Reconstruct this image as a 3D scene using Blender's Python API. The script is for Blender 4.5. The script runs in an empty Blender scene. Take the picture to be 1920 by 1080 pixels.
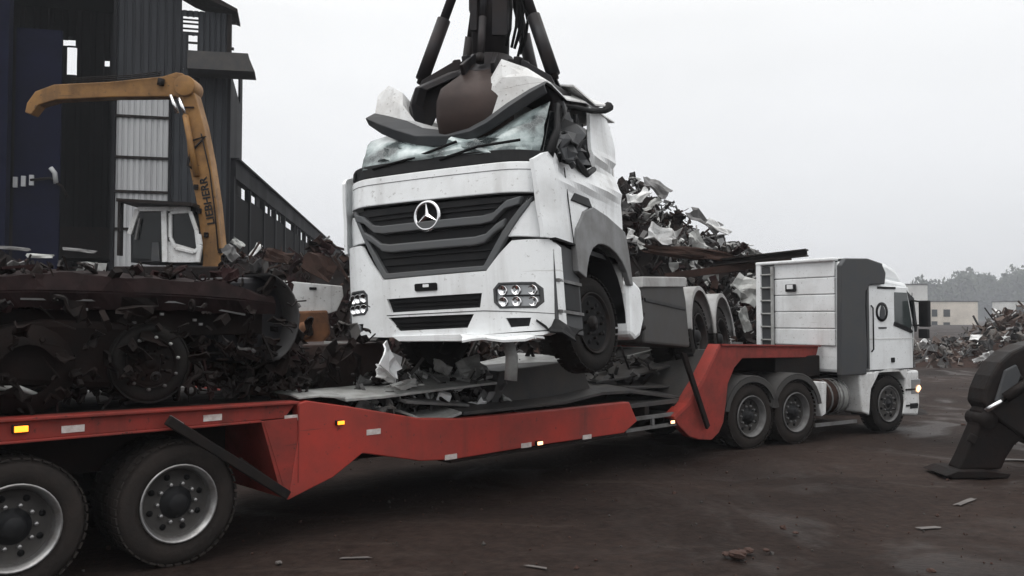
import bpy, bmesh, math, random
from mathutils import Vector, Matrix, Euler, noise
random.seed(7)
S = bpy.context.scene
R = math.radians
# ---------------------------------------------------------------- camera, sky, sun, exposure
CAMZ, F, PITCH = 2.12, 1600.0, math.atan(56/1600)
cd = bpy.data.cameras.new('camera'); cam = bpy.data.objects.new('camera', cd)
S.collection.objects.link(cam); S.camera = cam
cd.sensor_width = 36; cd.lens = 36*F/1920; cd.clip_start = .1; cd.clip_end = 3000
cam.location = (0, 0, CAMZ); cam.rotation_euler = (R(90)+PITCH, 0, 0)
W = bpy.data.worlds.new('World'); S.world = W; W.use_nodes = True
nt = W.node_tree; nt.nodes.clear()
def N(t, **k):
    n = nt.nodes.new(t)
    for a, b in k.items(): setattr(n, a, b)
    return n
sky = N('ShaderNodeTexSky', sky_type='NISHITA', sun_disc=False, sun_elevation=R(64), sun_rotation=R(230))
b1 = N('ShaderNodeBackground'); b1.inputs[1].default_value = .012; nt.links.new(sky.outputs[0], b1.inputs[0])
tc = N('ShaderNodeTexCoord'); sx = N('ShaderNodeSeparateXYZ'); nt.links.new(tc.outputs['Generated'], sx.inputs[0])
rp = N('ShaderNodeValToRGB'); nt.links.new(sx.outputs[2], rp.inputs[0])
e = rp.color_ramp.elements                                     # overcast sky: darker at the horizon, three times brighter overhead
e[0].position = 0; e[0].color = (.298, .298, .31, 1)
e[1].position = 1; e[1].color = (1, .99, .97, 1)
m_ = e.new(.13); m_.color = (.355, .354, .357, 1)
m_ = e.new(.33); m_.color = (.41, .41, .407, 1)
nz = N('ShaderNodeTexNoise'); nz.inputs['Scale'].default_value = 1.6; nz.inputs['Detail'].default_value = 5
mp = N('ShaderNodeMapping'); mp.inputs['Scale'].default_value = (1, 1, 3); nt.links.new(tc.outputs['Generated'], mp.inputs[0]); nt.links.new(mp.outputs[0], nz.inputs[0])
mr = N('ShaderNodeMapRange'); mr.inputs[1].default_value = .3; mr.inputs[2].default_value = .7; mr.inputs[3].default_value = .92; mr.inputs[4].default_value = 1.05
nt.links.new(nz.outputs[0], mr.inputs[0])
vm = N('ShaderNodeVectorMath', operation='SCALE'); nt.links.new(rp.outputs[0], vm.inputs[0]); nt.links.new(mr.outputs[0], vm.inputs['Scale'])
b2 = N('ShaderNodeBackground'); b2.inputs[1].default_value = 2.35; nt.links.new(vm.outputs[0], b2.inputs[0])
ad = N('ShaderNodeAddShader'); nt.links.new(b1.outputs[0], ad.inputs[0]); nt.links.new(b2.outputs[0], ad.inputs[1])
wo = N('ShaderNodeOutputWorld'); nt.links.new(ad.outputs[0], wo.inputs[0])
sl = bpy.data.lights.new('sun', 'SUN'); sl.energy = .6; sl.angle = R(30); sl.color = (1, .97, .93)
so = bpy.data.objects.new('sun', sl); S.collection.objects.link(so); so.rotation_euler = (R(26), 0, R(-50)); so.location = (0, -10, 30)
S.view_settings.view_transform = 'Standard'; S.view_settings.look = 'None'
S.view_settings.exposure = 0; S.view_settings.gamma = 1; S.view_settings.use_curve_mapping = False
# ---------------------------------------------------------------- helpers
def at(px, py, Y):
    """pixel of the photograph -> world point at distance Y"""
    x = (px-960)/F; y = -(py-540)/F
    d = Vector((x, math.cos(PITCH)-y*math.sin(PITCH), math.sin(PITCH)+y*math.cos(PITCH)))
    return Vector((0, 0, CAMZ)) + d*(Y/d.y)
def gnd(px, py, z=0.0):
    d = at(px, py, 1)-Vector((0, 0, CAMZ)); return Vector((0, 0, CAMZ))+d*((z-CAMZ)/d.z)
_m = {}
def mat(name, col, rough=.6, metal=0, dirt=None, damt=.4, dscale=3.0, bump=.0, bscale=20, spec=.5, emit=None, trans=0, streak=False, alpha=1, grime=None):
    if name in _m: return _m[name]
    m = bpy.data.materials.new(name); m.use_nodes = True; n = m.node_tree; b = n.nodes['Principled BSDF']
    b.inputs['Base Color'].default_value = (*col, 1); b.inputs['Roughness'].default_value = rough; b.inputs['Metallic'].default_value = metal
    b.inputs['Specular IOR Level'].default_value = spec
    if emit: b.inputs['Emission Color'].default_value = (*emit[:3], 1); b.inputs['Emission Strength'].default_value = emit[3]
    if alpha < 1: b.inputs['Alpha'].default_value = alpha
    t = n.nodes.new('ShaderNodeTexCoord')
    if dirt:
        z = n.nodes.new('ShaderNodeTexNoise'); z.inputs['Scale'].default_value = dscale; z.inputs['Detail'].default_value = 8; z.inputs['Roughness'].default_value = .65
        src = t.outputs['Object']
        if streak:
            q = n.nodes.new('ShaderNodeMapping'); q.inputs['Scale'].default_value = (1, 1, .18); n.links.new(src, q.inputs[0]); src = q.outputs[0]
        n.links.new(src, z.inputs[0])
        r = n.nodes.new('ShaderNodeMapRange'); r.inputs[1].default_value = .5-damt*.35; r.inputs[2].default_value = .78-damt*.2; n.links.new(z.outputs[0], r.inputs[0])
        r.inputs[4].default_value = min(1, .35+damt)
        x = n.nodes.new('ShaderNodeMix'); x.data_type = 'RGBA'; x.inputs[6].default_value = (*col, 1); x.inputs[7].default_value = (*dirt, 1)
        n.links.new(r.outputs[0], x.inputs[0]); n.links.new(x.outputs[2], b.inputs['Base Color'])
        rr = n.nodes.new('ShaderNodeMapRange'); rr.inputs[3].default_value = rough; rr.inputs[4].default_value = min(1, rough+.3)
        n.links.new(r.outputs[0], rr.inputs[0]); n.links.new(rr.outputs[0], b.inputs['Roughness'])
    if grime:                                                  # grime = (colour, amount, scale): runs, scratches and chips on top of the dirt
        gc, ga, gs = grime; prev = b.inputs['Base Color'].links[0].from_socket if b.inputs['Base Color'].links else None
        for sc_, vec, lo, hi, am in ((gs*1.0, (1.6, 1.6, .12), .56, .74, ga*.75), (gs*7, (1, 1, 1), .62, .66, ga), (gs*3.2, (.15, .15, 3.5), .66, .69, ga*.8)):
            q = n.nodes.new('ShaderNodeMapping'); q.inputs['Scale'].default_value = vec; q.inputs['Rotation'].default_value = (0, .12 if vec[2] > 3 else 0, 0); n.links.new(t.outputs['Object'], q.inputs[0])
            z = n.nodes.new('ShaderNodeTexNoise'); z.inputs['Scale'].default_value = sc_; z.inputs['Detail'].default_value = 7; z.inputs['Roughness'].default_value = .62; n.links.new(q.outputs[0], z.inputs[0])
            r = n.nodes.new('ShaderNodeMapRange'); r.inputs[1].default_value = lo; r.inputs[2].default_value = hi; r.inputs[4].default_value = am; n.links.new(z.outputs[0], r.inputs[0])
            x = n.nodes.new('ShaderNodeMix'); x.data_type = 'RGBA'; n.links.new(r.outputs[0], x.inputs[0]); x.inputs[7].default_value = (*gc, 1)
            if prev: n.links.new(prev, x.inputs[6])
            else: x.inputs[6].default_value = (*col, 1)
            prev = x.outputs[2]
        n.links.new(prev, b.inputs['Base Color'])
    if bump:
        z = n.nodes.new('ShaderNodeTexNoise'); z.inputs['Scale'].default_value = bscale; z.inputs['Detail'].default_value = 6; n.links.new(t.outputs['Object'], z.inputs[0])
        u = n.nodes.new('ShaderNodeBump'); u.inputs['Strength'].default_value = bump; u.inputs['Distance'].default_value = .02
        n.links.new(z.outputs[0], u.inputs['Height']); n.links.new(u.outputs[0], b.inputs['Normal'])
    _m[name] = m; return m
RUSTD = (.045, .028, .022)
white = mat('white_paint', (.80, .82, .83), .38, dirt=(.40, .39, .37), damt=.1, dscale=1.6, bump=.06, bscale=3, grime=((.22, .20, .18), .4, 2.6))
white_dirty = mat('dirty_white_paint', (.70, .71, .71), .45, dirt=(.38, .36, .34), damt=.3, dscale=3, bump=.1, bscale=4, grime=((.13, .11, .10), .6, 3))
grey_pl = mat('grey_plastic', (.052, .055, .060), .5, dirt=(.08, .078, .075), damt=.3, spec=0.25)
grille_grey = mat('grille_grey', (.088, .093, .098), .45, dirt=(.10, .098, .095), damt=.3, spec=.3)
glossless = mat('mudguard_black', (.045, .044, .044), .6, dirt=(.07, .065, .06), damt=.4, spec=.2)
fender_grey = mat('fender_grey', (.22, .225, .23), .6, dirt=(.12, .115, .11), damt=.4, spec=0.25)
dark_pl = mat('dark_plastic', (.010, .0105, .012), .45, dirt=(.028, .027, .026), damt=.3, spec=0.15)
black = mat('black_rubber', (.006, .006, .0065), .75, spec=0.15)
tyre_m = mat('tyre_rubber', (.011, .0105, .0105), .82, dirt=(.022, .019, .017), damt=.45, dscale=5, bump=.3, bscale=30, spec=0.15)
tyre_dusty = mat('dusty_tyre_rubber', (.019, .0165, .0155), .88, dirt=(.034, .028, .025), damt=.5, dscale=4, bump=.3, bscale=30, spec=0.15)
red = mat('red_paint', (.37, .034, .022), .45, dirt=(.13, .028, .021), damt=.38, dscale=1.6, bump=.08, bscale=6, grime=((.035, .022, .018), .7, 2.2))
red_dull = mat('worn_red_paint', (.27, .034, .026), .5, dirt=(.11, .03, .024), damt=.42, dscale=3, bump=.1, bscale=8, grime=((.035, .022, .018), .7, 2.5), spec=0.25)
steel = mat('bare_steel', (.38, .38, .38), .34, .85, dirt=(.10, .08, .07), damt=.35, dscale=6)
chrome = mat('chrome', (.75, .75, .76), .16, 1)
dsteel = mat('dark_steel', (.012, .0112, .0115), .5, .3, dirt=(.028, .02, .017), damt=.4, dscale=5, bump=.15, spec=0.15)
rust = mat('rusty_steel', (.042, .023, .018), .85, dirt=(.017, .012, .010), damt=.5, dscale=4, bump=.4, bscale=18, spec=0.15)
rust_dark = mat('burnt_steel', (.0065, .005, .0047), .75, dirt=(.020, .011, .009), damt=.3, dscale=3, bump=.4, bscale=15, spec=0.15)
maroon = mat('maroon_primer', (.026, .0105, .0105), .75, dirt=(.010, .007, .007), damt=.5, dscale=3, bump=.3, spec=0.15)
plate_m = mat('scuffed_plate', (.17, .17, .172), .5, .2, dirt=(.05, .045, .04), damt=.45, dscale=3, bump=.2)
plate_l = mat('pale_plate', (.42, .43, .42), .42, .1, dirt=(.12, .11, .10), damt=.4, dscale=4, bump=.2)
plate_d = mat('dark_plate', (.05, .05, .052), .5, .2, dirt=(.10, .09, .08), damt=.4, dscale=2.5, bump=.2, spec=0.25)
yellow = mat('ochre_paint', (.30, .145, .03), .55, dirt=(.11, .055, .022), damt=.45, dscale=1.5, grime=((.05, .028, .015), .7, 1.3))
concrete = mat('concrete', (.10, .10, .10), .9, dirt=(.06, .055, .05), damt=.5, dscale=.8, spec=0.15)
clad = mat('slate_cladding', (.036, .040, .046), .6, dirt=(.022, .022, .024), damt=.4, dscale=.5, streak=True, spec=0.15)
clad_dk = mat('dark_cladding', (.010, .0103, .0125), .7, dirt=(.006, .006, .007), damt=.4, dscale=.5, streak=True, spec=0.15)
clad_in = mat('near_black_cladding', (.002, .002, .0026), .95, spec=0.15)  # near-black base colour stands in for the shade inside the hall
navy = mat('navy_sheet', (.0035, .005, .022), .9, dirt=(.002, .0025, .008), damt=.4, dscale=.7, spec=0.15)
pale_clad = mat('pale_cladding', (.44, .45, .46), .5, dirt=(.26, .26, .27), damt=.4, dscale=.9, streak=True)
amber = mat('amber_lens_lit', (1, .35, .04), .3, emit=(1, .25, .015, 2.6))
amber_w = mat('warm_lens_lit', (1, .6, .35), .3, emit=(1, .5, .26, 3.0))
refl = mat('reflective_tape', (.62, .58, .56), .4, dirt=(.3, .2, .18), damt=.4, dscale=20)
glass_dk = mat('dark_glass', (.008, .010, .011), .12, spec=.3)
glass_g = mat('tinted_glass', (.05, .06, .06), .1, spec=.8)
lensm = mat('headlamp_lens', (.30, .31, .32), .12, .3, spec=.8)
orange_b = mat('orange_brown_casting', (.20, .085, .035), .8, dirt=(.06, .035, .025), damt=.5, dscale=5, bump=.3)
brown_grab = mat('brown_worn_steel', (.050, .034, .030), .45, .35, dirt=(.028, .024, .024), damt=.4, dscale=1.8, bump=.15, bscale=9, spec=0.25)
dark_grab = mat('charcoal_steel', (.022, .022, .025), .45, .4, dirt=(.04, .03, .027), damt=.35, dscale=3, bump=.15, bscale=9, spec=0.25)

disc_m = mat('grimy_disc', (.030, .028, .027), .6, .3, dirt=(.07, .065, .06), damt=.4, dscale=6)
class MB:
    def __init__(s): s.v = []; s.f = []; s.m = []; s.sm = []
    def add(s, vs, fs, mi=0, smooth=False):
        o = len(s.v); s.v += [tuple(v) for v in vs]
        for f in fs: s.f.append(tuple(i+o for i in f)); s.m.append(mi); s.sm.append(smooth)
        return s
    def box(s, c, d, rot=None, mi=0):
        M = (rot if isinstance(rot, Matrix) else Euler(rot).to_matrix()) if rot is not None else Matrix.Identity(3)
        c = Vector(c); vs = [c+M@Vector((sx*d[0]/2, sy*d[1]/2, sz*d[2]/2)) for sz in (-1, 1) for sy in (-1, 1) for sx in (-1, 1)]
        return s.add(vs, [(0, 2, 3, 1), (4, 5, 7, 6), (0, 1, 5, 4), (2, 6, 7, 3), (0, 4, 6, 2), (1, 3, 7, 5)], mi)
    def bb(s, x0, x1, y0, y1, z0, z1, mi=0): return s.box(((x0+x1)/2, (y0+y1)/2, (z0+z1)/2), (x1-x0, y1-y0, z1-z0), None, mi)
    def prism(s, poly, a, b, ax='xz', mi=0):
        n = len(poly)
        def P(p, t): return {'xz': (p[0], t, p[1]), 'yz': (t, p[0], p[1]), 'xy': (p[0], p[1], t)}[ax]
        vs = [P(p, a) for p in poly]+[P(p, b) for p in poly]
        return s.add(vs, [tuple(range(n))[::-1], tuple(range(n, 2*n))]+[(i, (i+1) % n, n+(i+1) % n, n+i) for i in range(n)], mi)
    def bar(s, p, q, w, h=None, mi=0, up=(0, 0, 1)):
        p, q = Vector(p), Vector(q); h = h or w; d = (q-p); L = d.length; d.normalize()
        u = Vector(up)
        if abs(d.dot(u)) > .98: u = Vector((1, 0, 0))
        a = d.cross(u).normalized(); b = a.cross(d)
        M = Matrix((d, a, b)).transposed(); return s.box((p+q)/2, (L, w, h), M, mi)
    def tube(s, pts, r, seg=10, mi=0, smooth=True, caps=True):
        pts = [Vector(p) for p in pts]; rs = r if isinstance(r, (list, tuple)) else [r]*len(pts)
        o = []; pa = None
        for i, p in enumerate(pts):
            d = (pts[min(i+1, len(pts)-1)]-pts[max(i-1, 0)])
            d = d.normalized() if d.length > 1e-6 else Vector((0, 0, 1))
            if pa is None:
                u = Vector((0, 0, 1)) if abs(d.z) < .9 else Vector((1, 0, 0)); a = d.cross(u).normalized()
            else: a = (pa-d*pa.dot(d)).normalized()
            pa = a; b = d.cross(a)
            o += [p+(a*math.cos(t)+b*math.sin(t))*rs[i] for t in [2*math.pi*k/seg for k in range(seg)]]
        fs = [(i*seg+k, i*seg+(k+1) % seg, (i+1)*seg+(k+1) % seg, (i+1)*seg+k) for i in range(len(pts)-1) for k in range(seg)]
        if caps: fs += [tuple(range(seg))[::-1], tuple(range((len(pts)-1)*seg, len(pts)*seg))]
        return s.add(o, fs, mi, smooth)
    def lathe(s, prof, o=(0, 0, 0), axis='y', seg=32, mi=0, smooth=True, a0=0, a1=2*math.pi):
        full = abs(a1-a0-2*math.pi) < 1e-6; K = seg if full else seg+1
        vs = []
        for r, h in prof:
            for k in range(K):
                t = a0+(a1-a0)*k/seg; c, q = r*math.cos(t), r*math.sin(t)
                p = {'y': (c, h, q), 'z': (c, q, h), 'x': (h, c, q)}[axis]; vs.append((p[0]+o[0], p[1]+o[1], p[2]+o[2]))
        fs = [(i*K+k, i*K+(k+1) % K, (i+1)*K+(k+1) % K, (i+1)*K+k) for i in range(len(prof)-1) for k in range(seg if not full else K)]
        return s.add(vs, fs, mi, smooth)
    def grid(s, rows, mi=0, smooth=False, thick=None):
        h, w = len(rows), len(rows[0]); vs = [Vector(p) for r in rows for p in r]
        fs = [(i*w+j, i*w+j+1, (i+1)*w+j+1, (i+1)*w+j) for i in range(h-1) for j in range(w-1)]
        if thick:
            t = Vector(thick); n = h*w; vs2 = [v+t for v in vs]; fs2 = [tuple(k+n for k in f[::-1]) for f in fs]
            ed = [i for i in range(w)]+[i*w+w-1 for i in range(1, h)]+[(h-1)*w+j for j in range(w-2, -1, -1)]+[i*w for i in range(h-2, 0, -1)]
            sd = [(ed[(i+1) % len(ed)], ed[i], ed[i]+n, ed[(i+1) % len(ed)]+n) for i in range(len(ed))]
            return s.add(vs+vs2, fs+fs2+sd, mi, smooth)
        return s.add(vs, fs, mi, smooth)
    def build(s, name, mats, parent=None, bevel=0, fn=None, label=None):
        me = bpy.data.meshes.new(name)
        me.from_pydata([fn(v) for v in s.v] if fn else s.v, [], s.f)
        for m in (mats if isinstance(mats, (list, tuple)) else [mats]): me.materials.append(m)
        me.polygons.foreach_set('material_index', s.m); me.polygons.foreach_set('use_smooth', s.sm)
        b = bmesh.new(); b.from_mesh(me); bmesh.ops.recalc_face_normals(b, faces=b.faces); b.to_mesh(me); b.free(); me.update()
        o = bpy.data.objects.new(name, me); S.collection.objects.link(o); o.parent = parent
        if bevel:
            q = o.modifiers.new('b', 'BEVEL'); q.width = bevel; q.segments = 2; q.limit_method = 'ANGLE'; q.angle_limit = R(35)
        if label: o['label'] = label
        return o
def tag(o, label, cat, group=None, kind=None):
    if label: o['label'] = label
    if cat: o['category'] = cat
    if group: o['group'] = group
    if kind: o['kind'] = kind
    return o
def thing(name, loc, rz, label, cat, group=None):
    o = bpy.data.objects.new(name, None); S.collection.objects.link(o); o.location = loc; o.rotation_euler = (0, 0, rz) if not isinstance(rz, tuple) else rz
    return tag(o, label, cat, group)
def node(name, parent, loc=(0, 0, 0)):
    o = bpy.data.objects.new(name, None); S.collection.objects.link(o); o.parent = parent; o.location = loc; return o
def kids(o): return [c for c in bpy.data.objects if c.parent == o]
def dup(o, parent, loc=None):
    c = o.copy(); S.collection.objects.link(c); c.parent = parent
    if loc is not None: c.location = loc
    for k in kids(o): dup(k, c)
    return c
def plate(name, poly, t0, t1, ax, m, parent, cuts=(), fn=None, bevel=.006, holes=(), smooth=False, label=None):
    """a sheet cut from an outline, sliced so that it can be bent, then bent by fn"""
    b = bmesh.new(); mb = MB().prism(poly, t0, t1, ax); vs = [b.verts.new(v) for v in mb.v]
    for f in mb.f: b.faces.new([vs[i] for i in f])
    bmesh.ops.recalc_face_normals(b, faces=b.faces)
    if holes:
        me = bpy.data.meshes.new('t'); b.to_mesh(me); b.free(); o = bpy.data.objects.new('t', me); S.collection.objects.link(o); cs = []
        for h in holes:
            hm = MB().prism(h, min(t0, t1)-.3, max(t0, t1)+.3, ax).build('c', m); cs.append(hm)
            q = o.modifiers.new('c', 'BOOLEAN'); q.object = hm; q.operation = 'DIFFERENCE'; q.solver = 'EXACT'
        bpy.context.view_layer.update(); ev = o.evaluated_get(bpy.context.evaluated_depsgraph_get()); b = bmesh.new(); b.from_mesh(ev.to_mesh())
        for q in cs+[o]: bpy.data.objects.remove(q, do_unlink=True)
    for axis, vals in cuts:
        nrm = {'x': (1, 0, 0), 'y': (0, 1, 0), 'z': (0, 0, 1)}[axis]
        for v in vals: bmesh.ops.bisect_plane(b, geom=b.verts[:]+b.edges[:]+b.faces[:], plane_co=[v*c for c in nrm], plane_no=nrm)
    if fn:
        for v in b.verts: v.co = fn(v.co)
    bmesh.ops.recalc_face_normals(b, faces=b.faces)
    me = bpy.data.meshes.new(name); b.to_mesh(me); b.free(); me.materials.append(m)
    for p in me.polygons: p.use_smooth = smooth
    o = bpy.data.objects.new(name, me); S.collection.objects.link(o); o.parent = parent
    if bevel:
        q = o.modifiers.new('b', 'BEVEL'); q.width = bevel; q.segments = 2; q.limit_method = 'ANGLE'; q.angle_limit = R(50)
    if label: o['label'] = label
    return o
def frange(a, b, n): return [a+(b-a)*i/n for i in range(1, n)]
def text_mesh(name, s, size, m, parent, M, extr=.004, sx=1):
    c = bpy.data.curves.new(name, 'FONT'); c.body = s; c.size = size; c.extrude = extr; c.offset = size*.02; c.align_x = 'CENTER'; c.align_y = 'CENTER'; c.resolution_u = 3
    t = bpy.data.objects.new('t', c); S.collection.objects.link(t); bpy.context.view_layer.update()
    me = bpy.data.meshes.new_from_object(t.evaluated_get(bpy.context.evaluated_depsgraph_get())); bpy.data.objects.remove(t, do_unlink=True)
    me.transform(M @ Matrix.Diagonal((sx, 1, 1, 1))); me.materials.clear(); me.materials.append(m); me.name = name
    o = bpy.data.objects.new(name, me); S.collection.objects.link(o); o.parent = parent; return o
def wheel(parent, loc, side=1, r=.525, w=.29, dish=-1, rimm=steel, tm=tyre_m, nuts=8, hole=True, hubm=dark_pl, label=None, discm=None):
    """truck wheel, axle along y, outer face towards y = -side"""
    n = node('wheel', parent, loc); discm = discm or disc_m
    if label: n['label'] = label
    g = lambda y: -side*y                                       # y is measured outwards from the inner face
    k = r/.525
    prof = [(.335*k, .0), (.41*k, -.005), (.47*k, .01), (.505*k, .03), (r, .055), (r, w-.055), (.505*k, w-.03), (.47*k, w-.008), (.41*k, w), (.335*k, w-.012), (.325*k, w-.03), (.325*k, .03), (.335*k, 0)]
    t = MB().lathe([(a, g(b-w)) for a, b in prof], seg=48)
    for q in range(44):                                         # tread blocks
        a = 2*math.pi*q/44
        for off in (.045, w*.5, w-.045):
            t.box(((r-.004)*math.cos(a), g(off-w), (r-.004)*math.sin(a)), (.014, w*.25, .052), (0, -a, 0))
    t.build('tyre', tm, n)
    d = .11 if dish < 0 else .02
    rm = MB().lathe([(.338*k, g(.000)), (.334*k, g(.014)), (.318*k, g(.008)), (.310*k, g(-.02)), (.300*k, g(-.028)), (.292*k, g(-d*.6)), (.285*k, g(-d*.8))], seg=40)
    rm.lathe([(.285*k, g(-d*.8)), (.255*k, g(-d)), (.13*k, g(-d*.75)), (.0, g(-d*.75))], seg=40, mi=1)
    rm.build('rim', [rimm, discm], n)
    if hole:
        for q in range(8):
            a = 2*math.pi*(q+.4)/8
            MB().lathe([(0, g(-d+.016)), (.026*k, g(-d+.014)), (.027*k, g(-d-.01))], (.225*k*math.cos(a), 0, .225*k*math.sin(a)), seg=10).build('hand_hole', black, n)
    h = MB().lathe([(0, g(.0)), (.07*k, g(-.005)), (.085*k, g(-.02)), (.10*k, g(-d*.7)), (.14*k, g(-d*.75)), (.145*k, g(-d))], seg=24); h.build('hub', hubm, n)
    first = None
    for q in range(nuts):
        a = 2*math.pi*q/nuts
        if not first: first = nb = MB().lathe([(0, g(-d*.75+.035)), (.016*k, g(-d*.75+.03)), (.018*k, g(-d*.8))], seg=6, smooth=False).build('wheel_nut', rimm, n)
        else: nb = first.copy(); S.collection.objects.link(nb)
        nb.location = (.165*k*math.cos(a), 0, .165*k*math.sin(a))
    return n
def crumple(mb, c, sx, sy, rot, mi, amp=.35, n=4, rnd=random, thick=.02):
    """a bent, creased sheet"""
    M = Euler(rot).to_matrix(); c = Vector(c); ph = rnd.random()*50; rows = []
    for i in range(n+1):
        row = []
        for j in range(n+1):
            x, y = (i/n-.5)*sx, (j/n-.5)*sy
            q = Vector((x/max(sx, .1)*2.4+ph, y/max(sy, .1)*2.4, ph*.3)); z = noise.noise(q)*amp*min(sx, sy)*1.6
            row.append(c+M@Vector((x+noise.noise(q+Vector((9, 0, 0)))*sx*.18, y+noise.noise(q+Vector((0, 9, 0)))*sy*.18, z)))
        rows.append(row)
    mb.grid(rows, mi, False, M@Vector((0, 0, thick)))
def scrap_bits(mb, surf, n, smin, smax, nm, rnd, lift=.12, weights=None):
    """surf(u, v) -> point on the heap"""
    for _ in range(n):
        p = surf(rnd.random(), rnd.random()); s = smin*(smax/smin)**rnd.random(); mi = rnd.choices(range(nm), weights or [1]*nm)[0]
        p = p+Vector((0, 0, rnd.uniform(-.3, 1)*lift)); rot = (rnd.uniform(-1.2, 1.2), rnd.uniform(-1.2, 1.2), rnd.uniform(0, 6.3)); k = rnd.random()
        if k < .5: crumple(mb, p, s*rnd.uniform(.6, 1.6), s*rnd.uniform(.4, 1), rot, mi, rnd.uniform(.2, .6), 3, rnd)
        elif k < .68:
            d = Euler(rot).to_matrix()@Vector((s*rnd.uniform(.7, 1.6), 0, 0)); mb.bar(p-d, p+d, s*.09, s*.14, mi)
        elif k < .8:
            d = Euler(rot).to_matrix()@Vector((s*.7, 0, 0)); e2 = Euler(rot).to_matrix()@Vector((0, s*.3, s*.2))
            mb.tube([p-d, p+e2*.6, p+d*.6, p+d+e2], s*.06, 6, mi)
        elif k < .92: mb.box(p, (s*rnd.uniform(.4, .9), s*rnd.uniform(.3, .7), s*rnd.uniform(.15, .5)), rot, mi)
        else: mb.lathe([(s*.18, -s*.06), (s*.3, -s*.05), (s*.3, s*.05), (s*.18, s*.06), (s*.18, -s*.06)], p, rnd.choice('xyz'), 12, mi)
def prop(name, mb_fn, mats, loc, rot, label, cat, group=None, bevel=0):
    mb = MB(); mb_fn(mb); o = mb.build(name, mats, None, bevel); o.location = loc; o.rotation_euler = rot; return tag(o, label, cat, group)
# ---------------------------------------------------------------- ground
def ground_mat():
    m = bpy.data.materials.new('wet_dirt_yard'); m.use_nodes = True; n = m.node_tree; b = n.nodes['Principled BSDF']; t = n.nodes.new('ShaderNodeTexCoord'); L = n.links.new
    def nz(sc, det=8, dist=0, src=None):
        z = n.nodes.new('ShaderNodeTexNoise'); z.inputs['Scale'].default_value = sc; z.inputs['Detail'].default_value = det; z.inputs['Distortion'].default_value = dist; z.inputs['Roughness'].default_value = .6
        L(src or t.outputs['Object'], z.inputs[0]); return z
    a = nz(.25, 6, .6); r = n.nodes.new('ShaderNodeValToRGB'); L(a.outputs[0], r.inputs[0])
    r.color_ramp.elements[0].position = .34; r.color_ramp.elements[0].color = (.0125, .0080, .0066, 1)
    r.color_ramp.elements[1].position = .66; r.color_ramp.elements[1].color = (.031, .0205, .0168, 1)
    f = nz(9, 8); mx = n.nodes.new('ShaderNodeMix'); mx.data_type = 'RGBA'; mx.blend_type = 'MULTIPLY'; mx.inputs[0].default_value = 1
    fr = n.nodes.new('ShaderNodeMapRange'); fr.inputs[1].default_value = .3; fr.inputs[2].default_value = .7; fr.inputs[3].default_value = .6; fr.inputs[4].default_value = 1.4; L(f.outputs[0], fr.inputs[0])
    cb = n.nodes.new('ShaderNodeCombineColor'); [L(fr.outputs[0], cb.inputs[i]) for i in range(3)]
    L(r.outputs[0], mx.inputs[6]); L(cb.outputs[0], mx.inputs[7])
    mp = n.nodes.new('ShaderNodeMapping'); mp.inputs['Rotation'].default_value = (0, 0, R(-40)); mp.inputs['Scale'].default_value = (.35, 2.2, 1); L(t.outputs['Object'], mp.inputs[0])
    tr = nz(.9, 5, .3, mp.outputs[0]); rr = n.nodes.new('ShaderNodeMapRange'); rr.inputs[1].default_value = .60; rr.inputs[2].default_value = .74; rr.inputs[4].default_value = .55; L(tr.outputs[0], rr.inputs[0])
    m2 = n.nodes.new('ShaderNodeMix'); m2.data_type = 'RGBA'; L(rr.outputs[0], m2.inputs[0]); L(mx.outputs[2], m2.inputs[6]); m2.inputs[7].default_value = (.060, .046, .039, 1)
    L(m2.outputs[2], b.inputs['Base Color'])
    w = nz(.5, 4, 1); wr = n.nodes.new('ShaderNodeMapRange'); wr.inputs[1].default_value = .36; wr.inputs[2].default_value = .5; wr.inputs[3].default_value = .52; wr.inputs[4].default_value = .92; L(w.outputs[0], wr.inputs[0]); L(wr.outputs[0], b.inputs['Roughness'])
    b.inputs['Specular IOR Level'].default_value = .14
    bp = n.nodes.new('ShaderNodeBump'); bp.inputs['Strength'].default_value = .9; bp.inputs['Distance'].default_value = .03; b3 = nz(14, 9); L(b3.outputs[0], bp.inputs['Height']); L(bp.outputs[0], b.inputs['Normal'])
    return m
gm = ground_mat()
xs = [-900, -300, -80]+[-30+i*.15 for i in range(405)]+[80, 300, 900]
ys = [-200, -60, -10]+[i*.15 for i in range(240)]+[50, 90, 200, 500, 1500]
def gz(x, y):
    if not (-30 < x < 31 and -1 < y < 36): return 0
    rt = 0
    d_ = (-(x+2.857)*math.sin(R(43.9))+(y-7.394)*math.cos(R(43.9)))
    for o_ in (-1.2, -1.65, -3.1, -3.5, -5.6): rt += math.exp(-((d_-o_+.25*noise.noise(Vector((x*.2, y*.2, o_))))/.13)**2)
    return max(-.08, -.022*rt+(noise.noise(Vector((x*.45, y*.45, 3)))*.035+noise.noise(Vector((x*1.3, y*1.3, 8)))*.012)) if abs(x) < 29 else 0
MB().grid([[(x, y, gz(x, y)-.01) for x in xs] for y in ys], 0, True).build('ground', gm)['kind'] = 'structure'
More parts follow.
